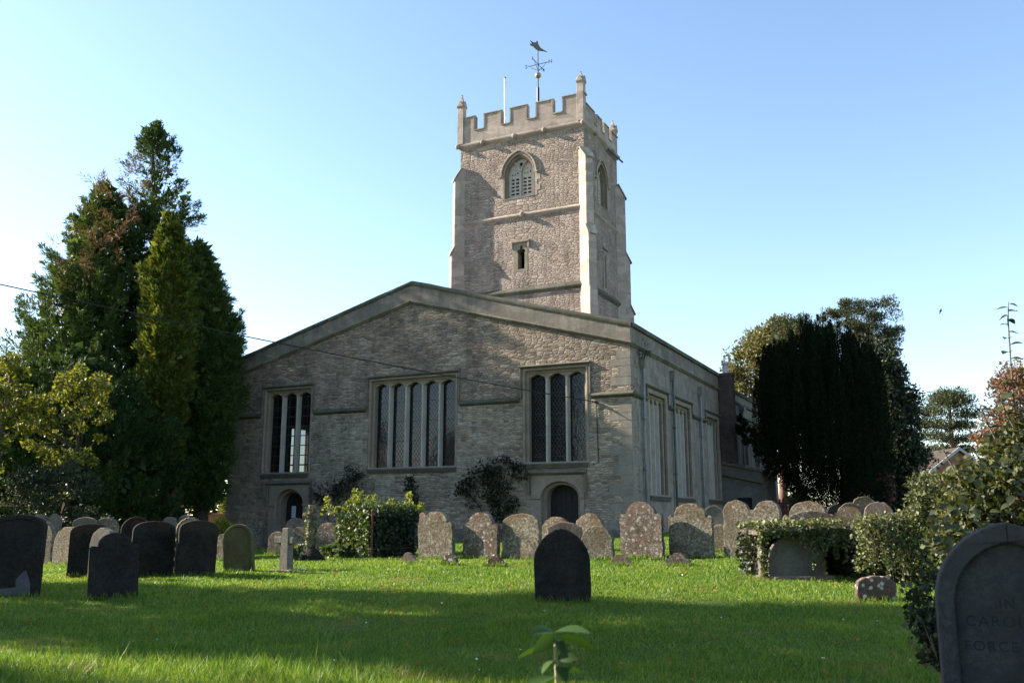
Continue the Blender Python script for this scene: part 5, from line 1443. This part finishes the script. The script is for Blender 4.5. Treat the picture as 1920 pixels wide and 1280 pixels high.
bs = broadleaf('bramble', 'dark leafy sprigs growing against the left side of the inscribed stone', [(1085, 1735, 1765), (1108, 1695, 1770), (1150, 1705, 1770), (1200, 1730, 1775), (1240, 1745, 1775)], 5.5, M['dark_leaf'], 42, 26, .035, .75, .08, r0=.012, cat='shrub', limbs=30, barkm='twig', limb=.01)

# ------------------------------------------------------------------ the weed right in front of the camera
Yw = 2.1
b0 = at(1046, 1200, Yw)
fx = b0.x + .01
wd = empty('weed', (fx, Yw, G(fx, Yw)), 'single out-of-focus leafy weed at the bottom centre close to the camera', 'plant')
wo = Vector(wd.location)
mb = MB(); mb.tube([Vector((0, 0, -.02)), at(1046, 1400, Yw) - wo, at(1044, 1280, Yw) - wo, at(1040, 1192, Yw) - wo], [.006, .005, .004, .003], 8)
mb.build('stem', M['stem'], wd, smooth=True)
mb = MB()
def wl_(x0, y0, x1, y1, W, n=(0, -.35, 1), dy=0.0, droop=.12):
    a = at(x0, y0, Yw) - wo; b = at(x1, y1, Yw + dy) - wo
    big_leaf(mb, a, b - a, n, (b - a).length, W, droop)
wl_(1040, 1184, 1106, 1178, .04, (0, -.3, 1), -.04, .12)
wl_(1040, 1184, 1000, 1176, .035, (0, -.6, .9), -.06, .2)
wl_(1040, 1186, 1008, 1218, .035, (.5, -.8, .3), -.05, .25)
wl_(1046, 1192, 1118, 1210, .04, (0, .5, 1), .04, .15)
wl_(1032, 1206, 972, 1238, .035, (-.2, .3, 1), .05, -.05)
wl_(1046, 1232, 1080, 1228, .028, (0, -1, .5), -.03, .3)
wl_(1044, 1262, 1084, 1244, .032, (0, .6, 1), .05, .3)
wl_(1042, 1268, 972, 1284, .04, (0, -.2, 1), -.05, .25)
wl_(1043, 1236, 1012, 1250, .028, (-.2, .1, 1), -.03, .3)
wl_(1044, 1248, 1064, 1266, .03, (.2, -.4, 1), -.04, .35)
wl_(1040, 1196, 1062, 1214, .025, (.3, -.5, .8), -.05, .4)
wl_(1040, 1270, 1000, 1300, .06, (0, .4, 1), .08, .1)
mb.build('leaves', M['weed'], wd, smooth=True)

# ------------------------------------------------------------------ distant house, fences, low wall, bird
Yh = 74
def hp(px, py, dy=0): return at(px, py, Yh + dy)
hb = hp(1775, 960); hb.z = G(hb.x, Yh)
ho = empty('brick_house', hb, 'distant brick house with tiled roof and pale gable edge beyond the right shrubs', 'house')
def hl(px, py): 
    q = at(px, py, Yh); return q.x - hb.x, q.z - hb.z
x0, ze = hl(1690, 884); x1, zr = hl(1800, 842)
mb = MB(); mb.box(x0, x1, 1.0, 8, -.3, ze); 
ga, gz = hl(1796, 843); gr, ge = hl(1852, 884); gl = 2 * ga - gr
mb.plate(lambda u, z, d: (u, -d, z), [(gl, -.3), (gr, -.3), (gr, ge), (ga, gz - .1), (gl, ge)], [], -6, 0)
mb.build('wall', M['brick_red'], ho)
mb = MB()
mb.loft([[(x, .6, ze - .15), (x, 4.5, zr), (x, 8.4, ze - .15), (x, 8.4, ze), (x, 4.5, zr + .15), (x, .6, ze)] for x in (x0, x1)])
mb.loft([[(gl - .3, y, ge - .15), (ga, y, gz + .03), (gr + .3, y, ge - .15), (gr + .3, y, ge + .03), (ga, y, gz + .2), (gl - .3, y, ge + .03)] for y in (-.2, 6)])
mb.build('roof', M['roof_tile'], ho)
mb = MB()
for sg in (gl - .32, gr + .32):
    mb.loft([[(u, y, z + dz) for y, dz in ((-.3, -.22), (-.21, -.22), (-.21, .06), (-.3, .06))] for u, z in ((sg, ge), (ga, gz + .17))])
mb.build('bargeboard', M['barge'], ho)
Yf = 50
fa = at(1450, 960, Yf); fb_ = at(1530, 960, Yf)
fn = empty('picket_fence', (fa.x, Yf, G(fa.x, Yf)), 'low wooden picket fence seen between the church and the black yew', 'fence')
zt = at(1480, 934, Yf).z - G(fa.x, Yf)
mb = MB()
x = 0
while x < fb_.x - fa.x:
    mb.loft([[(x, y, -.1), (x + .09, y, -.1), (x + .09, y, zt - .08), (x + .045, y, zt), (x, y, zt - .08)] for y in (0, .03)]); x += .17
mb.build('pickets', M['bark_red'], fn)
mb = MB(); 
for zz in (.3, zt - .3): mb.box(0, fb_.x - fa.x, .03, .09, zz, zz + .09)
mb.build('rail', M['bark_red'], fn)
for lb, xa, xb, yt, Y, hgt in (('low red brick wall beyond the left corner of the church', 380, 450, 962, 49, .9), ('low brick kerb wall under the picket fence', 1440, 1520, 955, 48.5, .35)):
    a = at(xa, yt, Y); b = at(xb, yt, Y); g0 = G(a.x, Y)
    mb = MB(); zz = a.z
    mb.box(0, b.x - a.x, 0, .3, -1, zz - g0 - .08); mb.box(-.04, b.x - a.x + .04, -.04, .34, zz - g0 - .08, zz - g0)
    o = mb.build('brick_wall', M['brick_red'], None, bevel=.01); o.location = (a.x, Y, g0)
    tag(o, lb, 'wall')
bp = at(1764, 583, 60)
mb = MB()
mb.tube([(-.14, 0, -.02), (-.05, 0, 0), (.06, 0, .02), (.12, 0, .03)], [.01, .04, .035, .01], 6)
mb.loft([[(.05, 0, .02), (-.04, 0, .02), (-.04, .01, .03)], [(.02, -.1, .12), (-.06, -.1, .11), (-.05, -.09, .125)], [(-.05, -.2, .14), (-.06, -.2, .14), (-.055, -.19, .145)]])
mb.loft([[(.05, 0, .02), (-.04, 0, .02), (-.04, .01, .03)], [(.03, .12, -.1), (-.05, .12, -.1), (-.04, .13, -.09)], [(-.03, .18, -.2), (-.04, .18, -.2), (-.035, .19, -.19)]])
o = mb.build('bird', M['iron'], None, smooth=False); o.location = bp
tag(o, 'tiny dark bird flying high in the sky at the right', 'bird')

# ------------------------------------------------------------------ grass
gm = NT('grass_blades')
geo = gm.n.new('ShaderNodeNewGeometry')
o_ = gm.coord()
f_ = gm.math('ADD', gm.math('MULTIPLY', geo.outputs['Random Per Island'], .42), gm.math('ADD', gm.math('MULTIPLY', gm.noise(o_, .5, 3, .6), .3), gm.math('MULTIPLY', gm.noise(o_, 3.0, 4, .7), .3)))
cg = gm.ramp(f_, [(.2, (.032, .09, .012)), (.42, (.085, .175, .022)), (.6, (.175, .262, .038)), (.8, (.30, .335, .075)), (.95, (.42, .385, .15))])
dry = gm.ramp(gm.noise(o_, .85, 5, .7), [(.54, 0.0), (.66, 1.0)])
cg = gm.mix(gm.math('MULTIPLY', dry, .45), cg, (.24, .21, .07))
gm.fin(cg, None, .5)
gm.b.inputs['Specular IOR Level'].default_value = .3
tr = gm.n.new('ShaderNodeBsdfTranslucent'); gm.put(tr.inputs[0], gm.mix(1.0, cg, (1.25, 1.25, .5), 'MULTIPLY'))
mx = gm.n.new('ShaderNodeMixShader'); mx.inputs[0].default_value = .4
gm.t.links.new(gm.b.outputs[0], mx.inputs[1]); gm.t.links.new(tr.outputs[0], mx.inputs[2]); gm.t.links.new(mx.outputs[0], gm.out.inputs[0])
N = 1150000
u = rng.uniform(0, 1, N)
Ya, Yz_ = 7.2, 34.0
yy = Ya * (Yz_ / Ya) ** (u ** .82)
xx = rng.uniform(-1, 1, N) * (yy * .72 + 2.0)
# keep off the church
lx = (xx - KX) * _c + (yy - KY) * _s; ly = -(xx - KX) * _s + (yy - KY) * _c
ok = ~((lx < .05) & (ly > -.1) & (lx > W0))
xx, yy = xx[ok], yy[ok]; N = len(xx)
patch = np.sin(xx * 1.1 + 1.7 * np.sin(yy * .8)) * np.sin(yy * 1.3 + xx * .4)
hgt = .045 * (1 + .35 * patch) * rng.uniform(.5, 1.5, N)
tall = np.clip((9.8 - yy) / 1.4, 0, 1) * np.clip((-.2 - xx) / 2.0, 0, 1)
hgt = hgt + tall * rng.uniform(0, 1, N) ** 3.5 * .12 + np.clip((9.3 - yy), 0, 1) * .015
tuft = rng.uniform(0, 1, N) < .03
hgt[tuft] *= 1.7
wid = .0034 * (yy / 8) ** 1.05 * rng.uniform(.7, 1.5, N)
th = rng.uniform(0, 2 * np.pi, N)
lean = rng.normal(size=(N, 2)) * .45
# longer tufts the mower misses round the stones
ex = []
for (bx, by, hw_, rz_) in BASES:
    k = int(260 * min(1, 16 / by))
    t_ = rng.uniform(-1.15, 1.15, k) * hw_; q_ = np.where(rng.uniform(0, 1, k) < .75, -.1, .1) + rng.normal(size=k) * .03
    ex.append(np.stack([bx + t_ * math.cos(rz_) - q_ * math.sin(rz_), by + t_ * math.sin(rz_) + q_ * math.cos(rz_)], 1))
ex = np.concatenate(ex); k = len(ex)
xx = np.concatenate([xx, ex[:, 0]]); yy = np.concatenate([yy, ex[:, 1]]); N = len(xx)
hgt = np.concatenate([hgt, rng.uniform(.05, .15, k)]); wid = np.concatenate([wid, .0036 * (ex[:, 1] / 8)]); th = np.concatenate([th, rng.uniform(0, 6.28, k)]); lean = np.concatenate([lean, rng.normal(size=(k, 2)) * .4])
zz = ground(xx, yy)
B = np.stack([xx, yy, zz - .005], 1)
S = np.stack([np.cos(th), np.sin(th), np.zeros(N)], 1) * wid[:, None]
T2 = B + np.stack([lean[:, 0] * hgt, lean[:, 1] * hgt, hgt * rng.uniform(.8, 1.05, N)], 1)
T1 = B + (T2 - B) * .55
V = np.stack([B - S * .7, B + S * .7, T2, T1 - S], 1).reshape(-1, 3)
tag(raw_mesh('grass', V, 4, gm.m), 'short mown churchyard grass', 'grass', kind='stuff')
n = 650
y_ = rng.uniform(7.4, 19, n); x_ = rng.uniform(-.58, .58, n) * y_
P = np.stack([x_, y_, ground(x_, y_) + .035], 1)
tag(raw_mesh('fallen_leaves', leaf_verts(P, rng.normal(size=(n, 3)) * np.array([1, 1, .3]), .042, .7), 4, M['fallen']), 'scattered orange fallen leaves on the grass', 'leaves', kind='stuff')

n = 30
y_ = rng.uniform(8, 16, n); x_ = rng.uniform(-.5, .5, n) * y_
P = np.stack([x_, y_, ground(x_, y_) + .05], 1)
tag(raw_mesh('daisies', np.concatenate([leaf_verts(P, rng.normal(size=(n, 3)) * np.array([1, 1, .2]), .022, .8), leaf_verts(P, rng.normal(size=(n, 3)) * np.array([1, 1, .2]), .022, .8)]), 4, M['white_pole']), 'tiny white daisies dotted over the lawn', 'daisies', kind='stuff')
